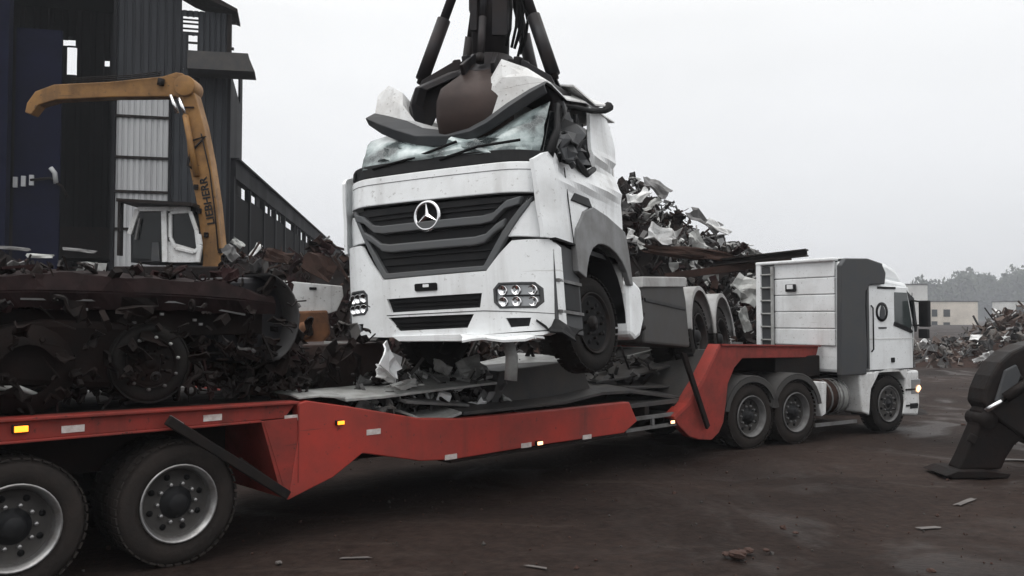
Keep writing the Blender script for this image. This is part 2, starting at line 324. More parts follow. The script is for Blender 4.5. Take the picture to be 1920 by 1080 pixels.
# ---------------------------------------------------------------- far hillside, trees, pale buildings
far_hill = MB().grid([[(x, y, z+noise.noise(Vector((x*.01, y*.01, 0)))*6) for x in range(120, 540, 20)] for y, z in ((620, -8), (680, 12), (720, 24), (740, 26), (755, -10))], 0, True)
hillm = mat('hill_scrub', (.05, .065, .04), .95, dirt=(.03, .04, .028), damt=.5, dscale=.05)
far_hill.build('hill', hillm)['kind'] = 'structure'
leaf = mat('dark_foliage', (.045, .06, .038), .9, dirt=(.075, .085, .05), damt=.4, dscale=.3)
bark = mat('grey_bark', (.08, .07, .06), .9)
def tree(px, top, Y, w, seed, label):
    rnd = random.Random(seed); p = at(px, 600, Y); zt = at(px, top, Y).z; base = -1.0; h = zt-base
    t = thing('tree', (p.x, Y, base), 0, label, 'tree', 'hazy trees on the skyline')
    tr = MB().tube([(0, 0, 0), (.3, 0, h*.4), (0, .2, h*.8)], [.8, .5, .2], 7)
    bl = []
    for i in range(14):
        a = rnd.uniform(0, 6.28); rr = rnd.uniform(.1, .42)*w; z = h*rnd.uniform(.42, .93); c = Vector((rr*math.cos(a), rr*math.sin(a), z)); bl.append((c, rnd.uniform(.16, .3)*w*(1.15-abs(z/h-.65))))
        tr.tube([(0, 0, h*.4), tuple(c*.6+Vector((0, 0, h*.15))), tuple(c)], [.18, .1, .04], 5)
    tr.build('trunk', bark, t); cr = MB()
    for c, r in bl:
        for k in range(110):
            d = Vector((rnd.gauss(0, 1), rnd.gauss(0, 1), rnd.gauss(0, .8))).normalized()*r*rnd.uniform(.55, 1.08); q = c+d; s = rnd.uniform(.9, 2.1)
            M = Euler((rnd.uniform(0, 3), rnd.uniform(0, 3), rnd.uniform(0, 3))).to_matrix()
            cr.add([q+M@Vector(v)*s for v in ((-1, 0, .0), (0, -.6, .2), (1, 0, 0), (0, .6, -.2))], [(0, 1, 2, 3)])
    cr.build('crown', leaf, t)
for i, (px, top, Y, w, lb) in enumerate([(a, b, c*2.65, d*2.65, e) for a, b, c, d, e in [(1736, 528, 230, 9, 'low hazy tree just right of the tractor roof'), (1762, 531, 235, 9, 'small hazy tree above the yellow building left part'),
    (1795, 518, 240, 11, 'hazy tree left of the tallest skyline clump'), (1822, 511, 245, 12, 'tallest hazy tree of the skyline behind the yellow building'), (1850, 520, 250, 12, 'hazy tree right of the tallest skyline clump'),
    (1876, 530, 250, 11, 'lower hazy tree in the dip of the skyline'), (1900, 513, 240, 11, 'hazy tree rising near the right end of the skyline'), (1925, 509, 240, 12, 'hazy tree cut by the right edge of the view'),
    (1955, 520, 250, 12, 'hazy tree beyond the right edge')]]): tree(px, top, Y, w, 40+i, lb)
bwall = mat('cream_render', (.66, .60, .52), .9, dirt=(.42, .38, .33), damt=.4, dscale=.2)
bwhite = mat('pale_render', (.62, .62, .60), .9, dirt=(.38, .37, .36), damt=.4, dscale=.2)
def far_building(label, x0, x1, top, Y, wm, wins, depth=9, rz=0, roof=True):
    a = at(x0, 600, Y); b = at(x1, 600, Y); w = b.x-a.x; h = at(x0, top, Y).z
    t = thing('building', (a.x, Y, 0), rz, label, 'building')
    MB().bb(0, w, 0, depth, -.5, h).build('wall', wm, t)
    if roof: MB().bb(-.15, w+.15, -.15, depth+.15, h, h+.3).build('roof', concrete, t)
    for (px, py, ww, hh) in wins:
        c = at(px, py, Y); n = MB(); x = c.x-a.x
        for q in ((x-ww/2-.1, x-ww/2, c.z-hh/2, c.z+hh/2), (x+ww/2, x+ww/2+.1, c.z-hh/2, c.z+hh/2), (x-ww/2-.1, x+ww/2+.1, c.z+hh/2, c.z+hh/2+.1), (x-ww/2-.1, x+ww/2+.1, c.z-hh/2-.1, c.z-hh/2)): n.bb(q[0], q[1], -.12, .0, q[2], q[3])
        f = n.build('window', concrete, t); MB().bb(x-ww/2, x+ww/2, -.05, -.002, c.z-hh/2, c.z+hh/2).build('pane', glass_dk, f)
far_building('cream two storey building with small windows beyond the rubble', 1742, 1834, 566, 260, bwall, [(1775, 587, 1.8, 2), (1775, 611, 1.8, 2), (1752, 587, 1.5, 2), (1752, 609, 1.6, 2)])
far_building('pale square block rising directly behind the tractor cab', 1696, 1740, 534, 255, bwhite, [(1731, 585, 2.1, 2.5), (1733, 611, 2.1, 2.2)])
far_building('small white building at the far right edge', 1890, 1940, 566, 280, bwhite, [(1912, 580, 2.2, 2.2)])
# ---------------------------------------------------------------- haze
hz = MB().bb(-420, 560, -30, 780, -14, 60).build('haze', []); hz.data.materials.clear()
hm = bpy.data.materials.new('haze_air'); hm.use_nodes = True; q = hm.node_tree; q.nodes.remove(q.nodes['Principled BSDF']); pv = q.nodes.new('ShaderNodeVolumePrincipled')
pv.inputs['Density'].default_value = .00065; pv.inputs['Color'].default_value = (.86, .89, .95, 1); q.links.new(pv.outputs[0], q.nodes['Material Output'].inputs['Volume'])
hz.data.materials.append(hm); hz['kind'] = 'stuff'; hz['label'] = 'thin grey haze over the whole yard'
# ---------------------------------------------------------------- left: industrial tower, hall and crane runway
A0 = Vector((-11.3, 34, 0)); TA = R(14)
hall = thing('industrial_hall', A0, TA, 'tall dark clad industrial hall with an open bay and a pale cladding strip', 'building')
def sheet(name, a0, a1, z0, z1, b, m, pitch=.28, dep=.05, par=hall, holes=()):
    """trapezoid-profiled cladding; cells inside holes are left open"""
    mb = MB(); n = max(2, int((a1-a0)/pitch)); xs_ = []
    for i in range(n):
        x = a0+(a1-a0)*i/n; w = (a1-a0)/n; xs_ += [(x, 0), (x+w*.3, 0), (x+w*.4, -dep), (x+w*.9, -dep)]
    xs_.append((a1, 0)); zs = sorted(set([z0, z1]+[z for h in holes for z in h[2:4] if z0 < z < z1]))
    vs = []; idx = {}
    for k, z in enumerate(zs):
        for j, (x, d) in enumerate(xs_): idx[k, j] = len(vs); vs.append((x, b+d, z))
    fs = []
    for k in range(len(zs)-1):
        for j in range(len(xs_)-1):
            cx, cz = (xs_[j][0]+xs_[j+1][0])/2, (zs[k]+zs[k+1])/2
            if any(h[0] < cx < h[1] and h[2] < cz < h[3] for h in holes): continue
            fs.append((idx[k, j], idx[k, j+1], idx[k+1, j+1], idx[k+1, j]))
    mb.add(vs, fs); o = mb.build(name, m, par); q = o.modifiers.new('s', 'SOLIDIFY'); q.thickness = .02; return o
D = 15
# tall grey tower face with holes near its top right
sheet('wall_cladding', -4.28, -1.9, 10.8, 16.5, 0, clad)
sheet('wall_cladding', -2.22, 0, 3.0, 12.0, 0, clad)
sheet('wall_cladding', -1.9, 0, 12.0, 14.35, 0, clad, .2, holes=[(-1.85, -1.25, 13.45, 14.1), (-1.62, -1.3, 12.1, 13.35)])
MB().bb(-2.3, -2.2, -.16, .1, .5, 10.8).bb(-.12, .0, -.12, .1, .5, 12).bb(-4.36, -4.24, -.16, .1, 0, 16.5).build('corner_trim', clad_dk, hall)
for z in (14.02, 13.86, 13.66, 13.5): MB().bb(-1.88, -1.22, .06, .12, z-.03, z+.03).build('girt', dsteel, hall)
for z in (13.1, 12.75, 12.42): MB().bb(-1.66, -1.26, .06, .12, z-.04, z+.04).build('girt', dsteel, hall)
# pale sheets
for z0, z1 in ((10.03, 10.8), (8.42, 9.93), (7.08, 8.32), (5.62, 6.98), (2.5, 5.52)): sheet('pale_sheet', -4.22, -2.3, z0, z1, -.02, pale_clad, .2, .04)
for z in (9.98, 8.37, 7.03, 5.57): MB().bb(-4.24, -2.28, -.12, -.0, z-.05, z+.05).build('girt', dsteel, hall)
# tower side wall, back frame and stepped top
MB().bb(-.1, 0, .02, 7, 0, 12).bb(-.1, 0, 5.5, 7, 12, 14.3).build('side_wall', clad_dk, hall)
MB().bb(-4.3, -4.2, .02, D, 0, 16.5).build('side_wall', clad_in, hall)
MB().prism([(-1.9, 16.5), (-4.4, 16.5), (-4.4, 16.7), (-1.5, 15.1), (.25, 14.42), (.25, 14.3), (-1.55, 14.95)], -.5, 1.3).build('roof_edge', dsteel, hall)
MB().bb(-.16, .0, -.1, 0.02, 12, 14.3).build('post', dsteel, hall)
MB().bb(-.0, .18, -.04, .06, 13.95, 14.05).bb(-.0, .1, -.04, .06, 12.9, 13).build('bracket', dsteel, hall)
MB().prism([(-1.5, 12.38), (.72, 12.42), (.78, 12.2), (.98, 11.72), (-1.5, 11.68)], -1.3, -.06).build('canopy', plate_d, hall)
# open bay on the left, black inside, torn holes in its back wall
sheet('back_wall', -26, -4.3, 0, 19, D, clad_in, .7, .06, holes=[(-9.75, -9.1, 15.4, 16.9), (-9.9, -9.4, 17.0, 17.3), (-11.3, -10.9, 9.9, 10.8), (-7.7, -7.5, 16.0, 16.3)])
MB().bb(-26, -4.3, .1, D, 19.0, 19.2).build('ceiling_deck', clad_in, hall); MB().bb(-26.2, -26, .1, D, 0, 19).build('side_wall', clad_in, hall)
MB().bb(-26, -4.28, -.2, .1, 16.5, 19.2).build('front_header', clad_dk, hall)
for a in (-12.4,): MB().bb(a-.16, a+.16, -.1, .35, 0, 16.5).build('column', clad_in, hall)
MB().bb(-8.6, -8.0, -.15, .35, 0, 16.5).build('column', navy, hall)
for a in (-7.1, -10.5): MB().bb(a-.8, a+.8, .4, .55, 3.6, 13.3).build('hanging_panel', navy, hall, label='dark navy sheet hanging in the open bay')
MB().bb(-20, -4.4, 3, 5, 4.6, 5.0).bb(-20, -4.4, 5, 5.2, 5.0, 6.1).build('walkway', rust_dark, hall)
for i in range(3): MB().bb(-7.9+i*.28, -7.75+i*.28, .3, .45, 7.1+.05*i, 7.5+.05*i).build('lamp_globe', pale_clad, hall)
MB().tube([(-7.3, .3, 7.4), (-6.6, .3, 7.5), (-6.2, .3, 7.2), (-6.0, .3, 6.8)], .05).build('pipe', dsteel, hall)
MB().tube([(-6.6, .3, 7.9), (-6.45, .3, 7.7), (-6.4, .3, 7.3)], .09).build('pipe', pale_clad, hall)
# crane runway going away: beam on posts, torn cladding below
rw = thing('crane_runway', A0+Vector((.0, .25, 0)), R(96.4), 'long dark crane runway wall with daylight gaps under its top beam', 'wall')
MB().bb(0, 58, -.15, .15, 7.75, 8.55).bb(0, 58, -.28, .28, 8.5, 8.58).build('runway_beam', clad_dk, rw)
rnd = random.Random(5); x = 0; k = 0
while x < 58:
    L_ = rnd.uniform(2.2, 4.0); MB().bb(x-.14, x+.14, -.12, .12, 0, 7.8).build('post', clad_dk, rw)
    w = rnd.uniform(.7, 1.7); top = 7.72-rnd.uniform(.42, .6); MB().bb(x, x+L_, -.05, .05, 0, top).build('cladding_sheet', clad_in, rw)
    pts = [(x, top-.02), (x+w, top-.02)]; s_ = x+w+.02
    if rnd.random() < .6: MB().bb(x+L_*.5, x+L_*.5+rnd.uniform(.2, .9), -.04, .04, top-.1, 7.76).build('cladding_patch', clad_dk, rw)
    x += L_
# ---------------------------------------------------------------- scrap heaps
heap_m = [rust, rust_dark, plate_m, plate_d, dsteel, white_dirty, maroon, plate_l]
def heap(name, label, cx, cy, ax_, ay, rz, prof, n, smin, smax, seed, weights, mats=heap_m, nrow=14, ncol=34, u1=1.0):
    """prof(u) gives ridge height along the heap's length"""
    rnd = random.Random(seed); Mz = Matrix.Rotation(rz, 3, 'Z')
    def P(u, v):
        t = abs(2*v-1); z = prof(u)*(1-t**1.7); x = (u-.5)*ax_; y = (v-.5)*ay
        z *= 1+.22*noise.noise(Vector((x*.8, y*.8, seed))); return Vector((cx, cy, 0))+Mz@Vector((x, y, z))
    mb = MB().grid([[P(j/ncol, i/nrow)-Vector((0, 0, .1)) for j in range(ncol+1)] for i in range(nrow+1)], 1)
    scrap_bits(mb, lambda u, v: P(u*u1, .02+.62*v), n, smin, smax, len(mats), rnd, .3, weights)
    o = mb.build(name, mats); tag(o, label, 'scrap heap', None, 'stuff'); return P
def lerp(tab, u):
    for (a, b), (c, d) in zip(tab, tab[1:]):
        if u <= c: return b+(d-b)*(u-a)/(c-a)
    return tab[-1][1]
# tall heap right of the hoisted truck
mh = heap('scrap_heap', 'tall heap of torn steel scrap behind the hoisted truck', 4.6, 22.5, 13, 8, R(0), lambda u: lerp([(0, 1.0), (.25, 4.4), (.34, 5.35), (.41, 5.35), (.47, 4.7), (.56, 4.05), (.66, 3.2), (.74, 2.5), (.84, .6), (.9, 0), (1, 0)], u), 3400, .1, .5, 11, [3, 4, 3, 3, 4, 1.2, 1.5, 1.6], u1=.80)
# low brown heap between shed and truck
heap('rubble_heap', 'low brown heap of rubble in front of the crane runway', -6.2, 21.5, 9, 5, 0, lambda u: lerp([(0, .8), (.3, 2.3), (.42, 3.6), (.7, 3.75), (.85, 3.0), (1, 2)], u), 520, .15, .45, 12, [6, 3, 1, 1, 1, .25, 4, .3])
heap('dark_scrap_bank', 'long dark bank of burnt scrap below the hall', -15, 24.5, 15, 6, 0, lambda u: lerp([(0, 3.0), (.5, 3.3), (.76, 3.0), (.82, 2.4), (1, 1.6)], u), 600, .2, .8, 13, [2, 8, .6, 2, 4, .25, 3, .25])
heap('light_blocking_scrap', 'low dark row of scrap added behind the trailer to block light beneath it', -3.55, 13.9, 12, 3.2, R(43.9), lambda u: lerp([(0, 1.6), (.5, 1.5), (.85, 1.3), (1, .6)], u), 420, .15, .5, 16, [2, 8, .6, 2, 4, .1, 2, .15])  # added row, keeps light from the far side out from under the trailer
# rubble on the right
rub = heap('distant_rubble_heap', 'wide distant heap of mixed rubble and scrap right of the tractor', 26.5, 40, 18, 9, R(-5), lambda u: lerp([(0, .4), (.1, .75), (.2, .85), (.32, 2.1), (.4, 2.5), (.6, 2.3), (1, 3)], u), 1300, .12, .6, 14, [5, 3, 3, 2, 1, 2.0, 2, 3.5], [mat('rubble_brown', (.13, .10, .085), .9, dirt=(.06, .045, .04), damt=.5), rust, mat('rubble_grey', (.16, .15, .14), .9, dirt=(.09, .08, .07), damt=.5), plate_d, dsteel, white_dirty, mat('rubble_earth', (.085, .06, .05), .95), plate_m])
for px, py, Y, sx_, sy_, rot, m, lb in [
    (1195, 372, 19.6, .9, .45, (.9, -.5, .3), white_dirty, 'white bent panel on the upper left of the tall scrap heap'),
    (1232, 352, 19.8, 1.1, .5, (1.0, .6, -.4), plate_m, 'grey folded sheet at the crest of the tall scrap heap'),
    (1222, 385, 19.4, .7, .3, (.9, -.7, 0), plate_l, 'pale short panel below the crest of the heap'),
    (1238, 440, 19.0, 1.0, .55, (1.1, .3, .2), white_dirty, 'white torn door skin halfway down the scrap heap'),
    (1185, 440, 19.0, .5, .4, (1.2, .2, 1), white_dirty, 'small white scrap right beside the hoisted cab'),
    (1310, 455, 19.2, .8, .6, (1.0, .9, .2), plate_l, 'pale triangular sheet in the middle of the heap'),
    (1320, 415, 19.8, 1.3, .5, (1.0, .55, .1), plate_m, 'long grey sheet on the right shoulder of the heap'),
    (1345, 425, 19.5, 1.0, .3, (.7, .5, .1), white_dirty, 'thin white strip on the right shoulder of the heap'),
    (1400, 545, 18.0, 1.0, .9, (1.3, .6, .2), plate_l, 'large pale crumpled sheet beside the tractor ladder'),
    (1395, 600, 17.4, .8, .35, (1.4, 1.2, .3), plate_l, 'pale upright strip between truck mudguard and tractor'),
    (1290, 474, 19.0, 3.0, .4, (1.2, .10, .05), rust, 'long rusty folded sheet across the lower heap')]:
    mb = MB(); crumple(mb, (0, 0, 0), sx_*.62, sy_*.62, rot, 0, .4, 6, random.Random(px)); o = mb.build('bent_sheet', m); o.location = at(px, py, Y); tag(o, lb, 'bent sheet', 'loose sheets on the tall heap')
p0 = at(1440, 487, 18.6); p1 = at(1512, 479, 18.2); bm_ = MB(); dv = (p1-p0)*1.5
bm_.bar(-dv, dv*.68, .3, .03, 0).bar(-dv+Vector((0, 0, .12)), dv*.68+Vector((0, 0, .12)), .3, .03, 0).bar(-dv+Vector((0, 0, .06)), dv*.68+Vector((0, 0, .06)), .03, .1, 0)
o = bm_.build('steel_beam', dsteel); o.location = p0; tag(o, 'dark steel beam sticking out of the heap over the tractor', 'beam')
p = at(1465, 484, 19); 
o = MB().bar((-2.6, 0, -.42), (0.2, 0, -.05), .2, .16).build('burnt_girder', rust); o.location = p; tag(o, 'burnt girder sloping down left from the beam tip', 'girder')
# ---------------------------------------------------------------- yellow material handler
YX = 24.0
o_ = at(330, 495, YX)
ex = thing('material_handler', (o_.x, YX, 0), 0, 'ochre yellow material handler with its boom up and stick reaching left', 'material handler')
def E_(px, py): p = at(px, py, YX); return (p.x-o_.x, p.z)
MB().prism([E_(408, 560), E_(372, 560), E_(378, 480), E_(366, 380), E_(350, 300), E_(342, 205), E_(335, 180), E_(345, 165), E_(362, 172), E_(378, 230), E_(392, 300), E_(404, 380), E_(414, 480), E_(418, 560)], .1, .62).build('boom', yellow, ex, .03)
MB().prism([E_(350, 172), E_(352, 150), E_(338, 134), E_(325, 132), E_(300, 140), E_(200, 150), E_(95, 155), E_(60, 168), E_(44, 190), E_(40, 208), E_(52, 212), E_(66, 194), E_(100, 184), E_(210, 179), E_(322, 178), E_(336, 182)], .16, .56).build('stick', yellow, ex, .03)
MB().lathe([(0, .0), (.3, .0), (.3, .72), (0, .72)], (*E_(345, 160)[:1], 0, E_(345, 160)[1]), seg=20).build('pivot_boss', yellow, ex, .02)
for a, b in (((320, 178), (332, 212)), ((336, 184), (347, 216))): MB().tube([(E_(*a)[0], .02, E_(*a)[1]), (E_(*b)[0], .02, E_(*b)[1])], .055, 10).build('hydraulic_rod', chrome, ex)
MB().tube([(E_(347, 216)[0], .02, E_(347, 216)[1]), (E_(368, 330)[0], .02, E_(368, 330)[1])], .085, 10).build('hydraulic_cylinder', yellow, ex)
MB().tube([(E_(300, 146)[0], .1, E_(300, 146)[1]), (E_(298, 158)[0], .1, E_(298, 158)[1])], .1, 8).build('pin', dsteel, ex)
MB().tube([(E_(352, 265)[0], .05, E_(352, 265)[1]), (E_(384, 255)[0], .05, E_(384, 255)[1]), (E_(356, 285)[0], .05, E_(356, 285)[1]), (E_(352, 310)[0], .0, E_(352, 310)[1]), (E_(366, 320)[0], .05, E_(366, 320)[1])], .035, 6).build('hose', dsteel, ex)
c = at(387, 376, YX); q0, q1 = E_(396, 420), E_(380, 330)
text_mesh('lettering', 'LIEBHERR', .30, dark_pl, ex, Matrix.Translation((c.x-o_.x, .085, c.z)) @ Matrix.Rotation(-math.atan2(q1[1]-q0[1], q1[0]-q0[0]), 4, 'Y') @ Matrix.Rotation(R(90), 4, 'X'), .006, 1.08)
for q_ in (0, .05, .1): MB().tube([(E_(*p)[0]-.0+q_*.3, .06-q_*.3, E_(*p)[1]+q_) for p in ((300, 140), (240, 147), (180, 150), (130, 153))], .016, 6).build('hose', dsteel, ex)
MB().tube([(E_(*p)[0], .05, E_(*p)[1]) for p in ((376, 250), (392, 320), (402, 400), (408, 470))], .02, 6).build('hose', dsteel, ex)
for px_, py_ in ((385, 440), (366, 350), (372, 395), (412, 470)): MB().box((E_(px_, py_)[0], .06, E_(px_, py_)[1]), (.12, .08, .14)).build('bracket', rust_dark, ex, .01)
MB().box((E_(352, 200)[0], .06, E_(352, 200)[1]), (.3, .06, .03)).build('weld_band', rust, ex)
# cab: white frame, dark glass
cb = node('cab', ex)
def bars(pts, w, t0, t1, m, name, par):
    mb = MB()
    for a, b in zip(pts, pts[1:]): mb.bar((E_(*a)[0], (t0+t1)/2, E_(*a)[1]), (E_(*b)[0], (t0+t1)/2, E_(*b)[1]), t1-t0, w)
    mb.build(name, m, par, .015)
MB().prism([E_(246, 492), E_(246, 440), E_(262, 394), E_(360, 393), E_(377, 445), E_(372, 492)], -.02, 1.4).build('cab_shell', dark_pl, cb)
MB().prism([E_(313, 492), E_(314, 452), E_(376, 470), E_(372, 492)], -.06, -.02).build('door_panel', white_dirty, cb)
bars([(245, 440), (261, 393), (358, 392)], .13, -.12, .0, white_dirty, 'cab_frame', cb)
bars([(310, 393), (312, 492)], .15, -.13, .0, white_dirty, 'door_post', cb)
bars([(322, 400), (358, 397), (370, 432), (374, 466), (366, 474), (332, 466), (322, 446), (322, 400)], .09, -.13, .0, white_dirty, 'door_frame', cb)
bars([(374, 440), (377, 460), (372, 492)], .12, -.12, .0, white_dirty, 'cab_frame', cb)
MB().prism([E_(325, 403), E_(356, 400), E_(367, 434), E_(371, 463), E_(334, 463), E_(325, 446)], -.05, -.025).build('door_glass', glass_dk, cb)
MB().prism([E_(250, 486), E_(250, 441), E_(264, 399), E_(306, 398), E_(308, 486)], -.05, -.025).build('side_glass', glass_dk, cb)
MB().prism([E_(286, 490), E_(288, 455), E_(300, 455), E_(302, 490)], -.1, -.06).build('seat', grey_pl, cb)
MB().bar((E_(266, 410)[0], -.1, E_(266, 410)[1]), (E_(258, 450)[0], -.1, E_(258, 450)[1]), .12, .05).build('grab_handle', plate_m, cb)
MB().prism([E_(233, 376), E_(372, 384), E_(372, 390), E_(233, 382)], -.5, 1.5).bb(E_(233, 0)[0], E_(233, 0)[0]+.08, -.2, 0, E_(0, 480)[1], E_(0, 378)[1]).build('cab_guard', dsteel, cb)
MB().bb(-1.6, 3.2, -.4, 2.6, 1.6, 3.55).build('upper_body', rust_dark, ex, .05); MB().bb(-1.2, 2.4, .0, 2.2, .9, 1.6).build('turntable', dsteel, ex)
for x in (-1.2, 2.6):
    for y in (-.6, 2.8): MB().lathe([(.2, -.3), (.55, -.28), (.55, .28), (.2, .3), (0, .3)], (x, y, .55), seg=24).build('wheel', tyre_m, ex)
# ---------------------------------------------------------------- red lowbed trailer
TO = Vector((-2.857, 7.394, 0)); TT = R(43.91)
tz = Matrix.Rotation(TT, 3, 'Z')
def T(s, v, z): return TO+tz@Vector((s, v, z))
tr = thing('lowbed_trailer', TO, TT, 'long red lowbed trailer loaded with scrap, its side lamps lit', 'trailer')
for v in (0, 2.38):
    lb = None
    MB().prism([(-6, 1.40), (1.12, 1.30), (1.0, 1.17), (-6, 1.21)], v+.02, v+.10).build('side_rail', red_dull, tr, .01)
    MB().prism([(-6, 1.43), (1.14, 1.325), (1.12, 1.30), (-6, 1.402)], v-.03, v+.16).build('rail_flange', plate_m if v else red_dull, tr, .006)
    MB().prism([(-6, 1.215), (.75, 1.175), (.75, 1.155), (-6, 1.195)], v-.02, v+.14).build('rail_flange', red_dull, tr, .006)
    MB().prism([(1.035, .40), (1.527, .553), (1.868, .75), (2.617, .585), (3.064, .55), (4.417, .568), (6.069, .563), (6.361, .70), (6.187, .975), (4.8, .975), (3.218, .99), (2.615, 1.04), (1.675, 1.24), (1.224, 1.325), (1.12, 1.30), (1.14, 1.17), (1.14, 1.0)], v, v+.12).build('side_beam', red, tr, .012)
    MB().prism([(3.0, .548), (6.1, .561), (6.1, .53), (3.0, .52)], v-.03, v+.2).build('beam_flange', rust_dark, tr)
    MB().prism([(8.44, 1.69), (7.95, 1.15), (7.571, .83), (7.235, .662), (7.34, .55), (7.60, .37), (7.85, .30), (8.197, .26), (8.40, .36), (8.52, .5), (8.60, .8), (8.658, 1.086), (8.85, 1.33), (9.087, 1.471), (11.574, 1.41), (11.682, 1.60)], v, v+.12).build('gooseneck', red_dull, tr, .012)
    MB().prism([(8.44, 1.69), (11.68, 1.60), (11.70, 1.62), (8.43, 1.715)], v-.04, v+.18).build('gooseneck_flange', red_dull, tr)
    MB().prism([(8.40, 1.69), (7.93, 1.15), (7.55, .83), (7.2, .662), (7.17, .70), (7.5, .87), (7.87, 1.19), (8.36, 1.715)], v-.04, v+.16).build('gooseneck_flange', red, tr)
    MB().bb(6.15, 7.5, v+.03, v+.08, .70, .75).build('tool_rail', plate_m, tr); MB().bb(6.15, 7.5, v+.03, v+.08, .555, .60).build('tool_rail', plate_m, tr)
    MB().bb(6.75, 6.8, v+.035, v+.075, .602, .698).build('tool_rail', plate_m, tr)
# kick plate (rear face of the step)
MB().prism([(.755, 1.165), (1.13, 1.17), (1.14, 1.0), (1.04, .40), (.965, .46)], .005, .025).build('kick_plate', red_dull, tr, .004)
MB().prism([(.78, 1.15), (.80, 1.16), (1.05, .42), (1.03, .41)], .0, 2.4).build('kick_plate', red_dull, tr)
MB().prism([(1.135, .55), (1.145, .55), (1.145, 1.28), (1.135, 1.28)], -.004, .0).build('weld_seam', red_dull, tr)
for i in range(9): MB().bb(-5.8+i*.8, -5.7+i*.8, .11, 2.37, 1.2, 1.32).build('cross_member', dsteel, tr)
MB().prism([(-6, 1.405), (1.12, 1.30), (1.12, 1.325), (-6, 1.43)], .161, 2.349).build('rear_deck', dsteel, tr)
for i in range(8): MB().bb(1.9, 7.9, .14+i*.29, .40+i*.29, .86, .92).build('deck_board', plate_d, tr, .004)
for i in range(9): MB().bb(1.8+i*.7, 1.9+i*.7, .13, 2.37, .66, .86).build('cross_member', dsteel, tr)
MB().prism([(1.14, 1.30), (1.9, .93), (1.9, .89), (1.14, 1.26)], .13, 2.37).build('ramp_plate', plate_d, tr)
MB().prism([(7.3, .67), (7.6, .87), (8.4, 1.62), (11.6, 1.53), (11.6, 1.49), (8.45, 1.57), (7.65, .82)], .125, 2.375).build('gooseneck_deck', plate_d, tr)
for v in (.9, 1.5): MB().prism([(1.2, .55), (8.2, .4), (8.2, .8), (1.2, .85)], v, v+.12).build('spine_beam', dsteel, tr)
# braces
MB().bar((-.15, -.09, 1.26), (.98, -.09, .47), .05, .085).build('diagonal_strut', dsteel, tr, .008)
MB().bar((-.13, -.07, 1.275), (-.02, -.07, 1.20), .03, .05).build('strut_bracket', steel, tr); MB().bar((.5, -.06, .84), (1.0, -.06, .46), .035, .07).build('diagonal_strut', rust_dark, tr)
MB().prism([(7.30, 1.62), (7.42, 1.60), (8.02, .5), (7.95, .45)], -.09, -.045).build('gooseneck_brace', rust_dark, tr, .008)
def lamp(s, z, m=amber, sc=1.0, v=0):
    l = MB().bb(s-.055*sc, s+.055*sc, v-.035, v, z-.03*sc, z+.03*sc).build('marker_lamp', dark_pl, tr, .004)
    MB().bb(s-.045*sc, s+.045*sc, v-.052, v-.035, z-.022*sc, z+.022*sc).build('lens', m, l, .004)
lamp(-1.235, 1.275, amber, 1.05, .018); lamp(1.584, 1.085, amber, .8); lamp(4.40, .60, amber_w, .9); lamp(7.17, .62, amber_w, .9, .03)
for i, (s, z) in enumerate(((-.857, 1.24), (.293, 1.235), (1.083, 1.17), (1.997, .955), (3.025, .585), (4.20, .592), (5.304, .585))):
    MB().bb(s-.085, s+.085, -.008 if s > 1.1 else .012, -.001 if s > 1.1 else .019, z-.028, z+.028).build('reflector_strip', refl, tr)
# axles and wheels
for s, rm in ((0, steel), (-1.26, steel), (-2.52, steel)):
    MB().tube([(s, .1, .525), (s, 2.4, .525)], .07, 10).build('axle', dsteel, tr)
    for v, sd in ((0, 1), (.33, 1), (2.5, -1), (2.17, -1)):
        if s < -2 and v in (.33, 2.17): continue
        wheel(tr, (s, v+(.0 if sd == 1 else 0), .525), sd, rimm=rm if v in (0, 2.5) else dsteel, tm=tyre_dusty if v in (0, 2.5) else tyre_m, nuts=10)
    MB().bb(s-.45, s+.45, .66, .74, .68, .76).build('leaf_spring', dsteel, tr)
MB().bb(-3, .7, .62, .80, .78, 1.2).build('suspension_beam', rust_dark, tr)
# spare wheel slung under the step
sp = wheel(tr, (2.0, .75, .62), 1, r=.50, w=.26, rimm=dsteel, nuts=6, label='spare wheel slung flat beneath the side beam'); sp.rotation_euler = (R(78), 0, 0)
# ---------------------------------------------------------------- white tractor unit
QO = Vector((3.88, 13.88, 0)); QT = R(33); qz = Matrix.Rotation(QT, 3, 'Z')
tk = thing('tractor_unit', QO, QT, 'white three axle tractor unit with black side fairing pulling the red trailer', 'truck')
CW = 2.2; CB = 1.86
for v in (.75, 1.45): MB().bb(-.7, 4.4, v-.05, v+.05, .75, 1.05).build('chassis_rail', dsteel, tk)
for s in (0, 1.1):
    MB().tube([(s, .1, .525), (s, CW, .525)], .08, 10).build('axle', dsteel, tk)
    for v, sd in ((0, 1), (.33, 1), (CW+.1, -1)): wheel(tk, (s, v, .525), sd, rimm=plate_m, tm=tyre_dusty, nuts=10)
    g = MB(); pr = []
    for k in range(13):
        a = R(8)+R(164)*k/12; pr.append((s+.64*math.cos(a), .56+.60*math.sin(a)))
    for v0 in (-.02, CW-.5):
        g.grid([[(x, v0, z) for x, z in pr], [(x, v0+.6, z) for x, z in pr]], 0, True, (0, 0, .03)); 
        g.grid([[(x, v0-.012, z) for x, z in pr], [(s+(x-s)*.86, v0-.012, .56+(z-.56)*.88) for x, z in pr]], 0, False, (0, .02, 0))
    g.build('mudguard', glossless, tk)
MB().bb(-.3, 1.1, .6, 1.6, 1.06, 1.18).build('fifth_wheel', rust_dark, tk, .02)
MB().bb(1.0, 2.2, .35, 1.8, 1.07, 1.45).build('equipment_box', dsteel, tk, .02)
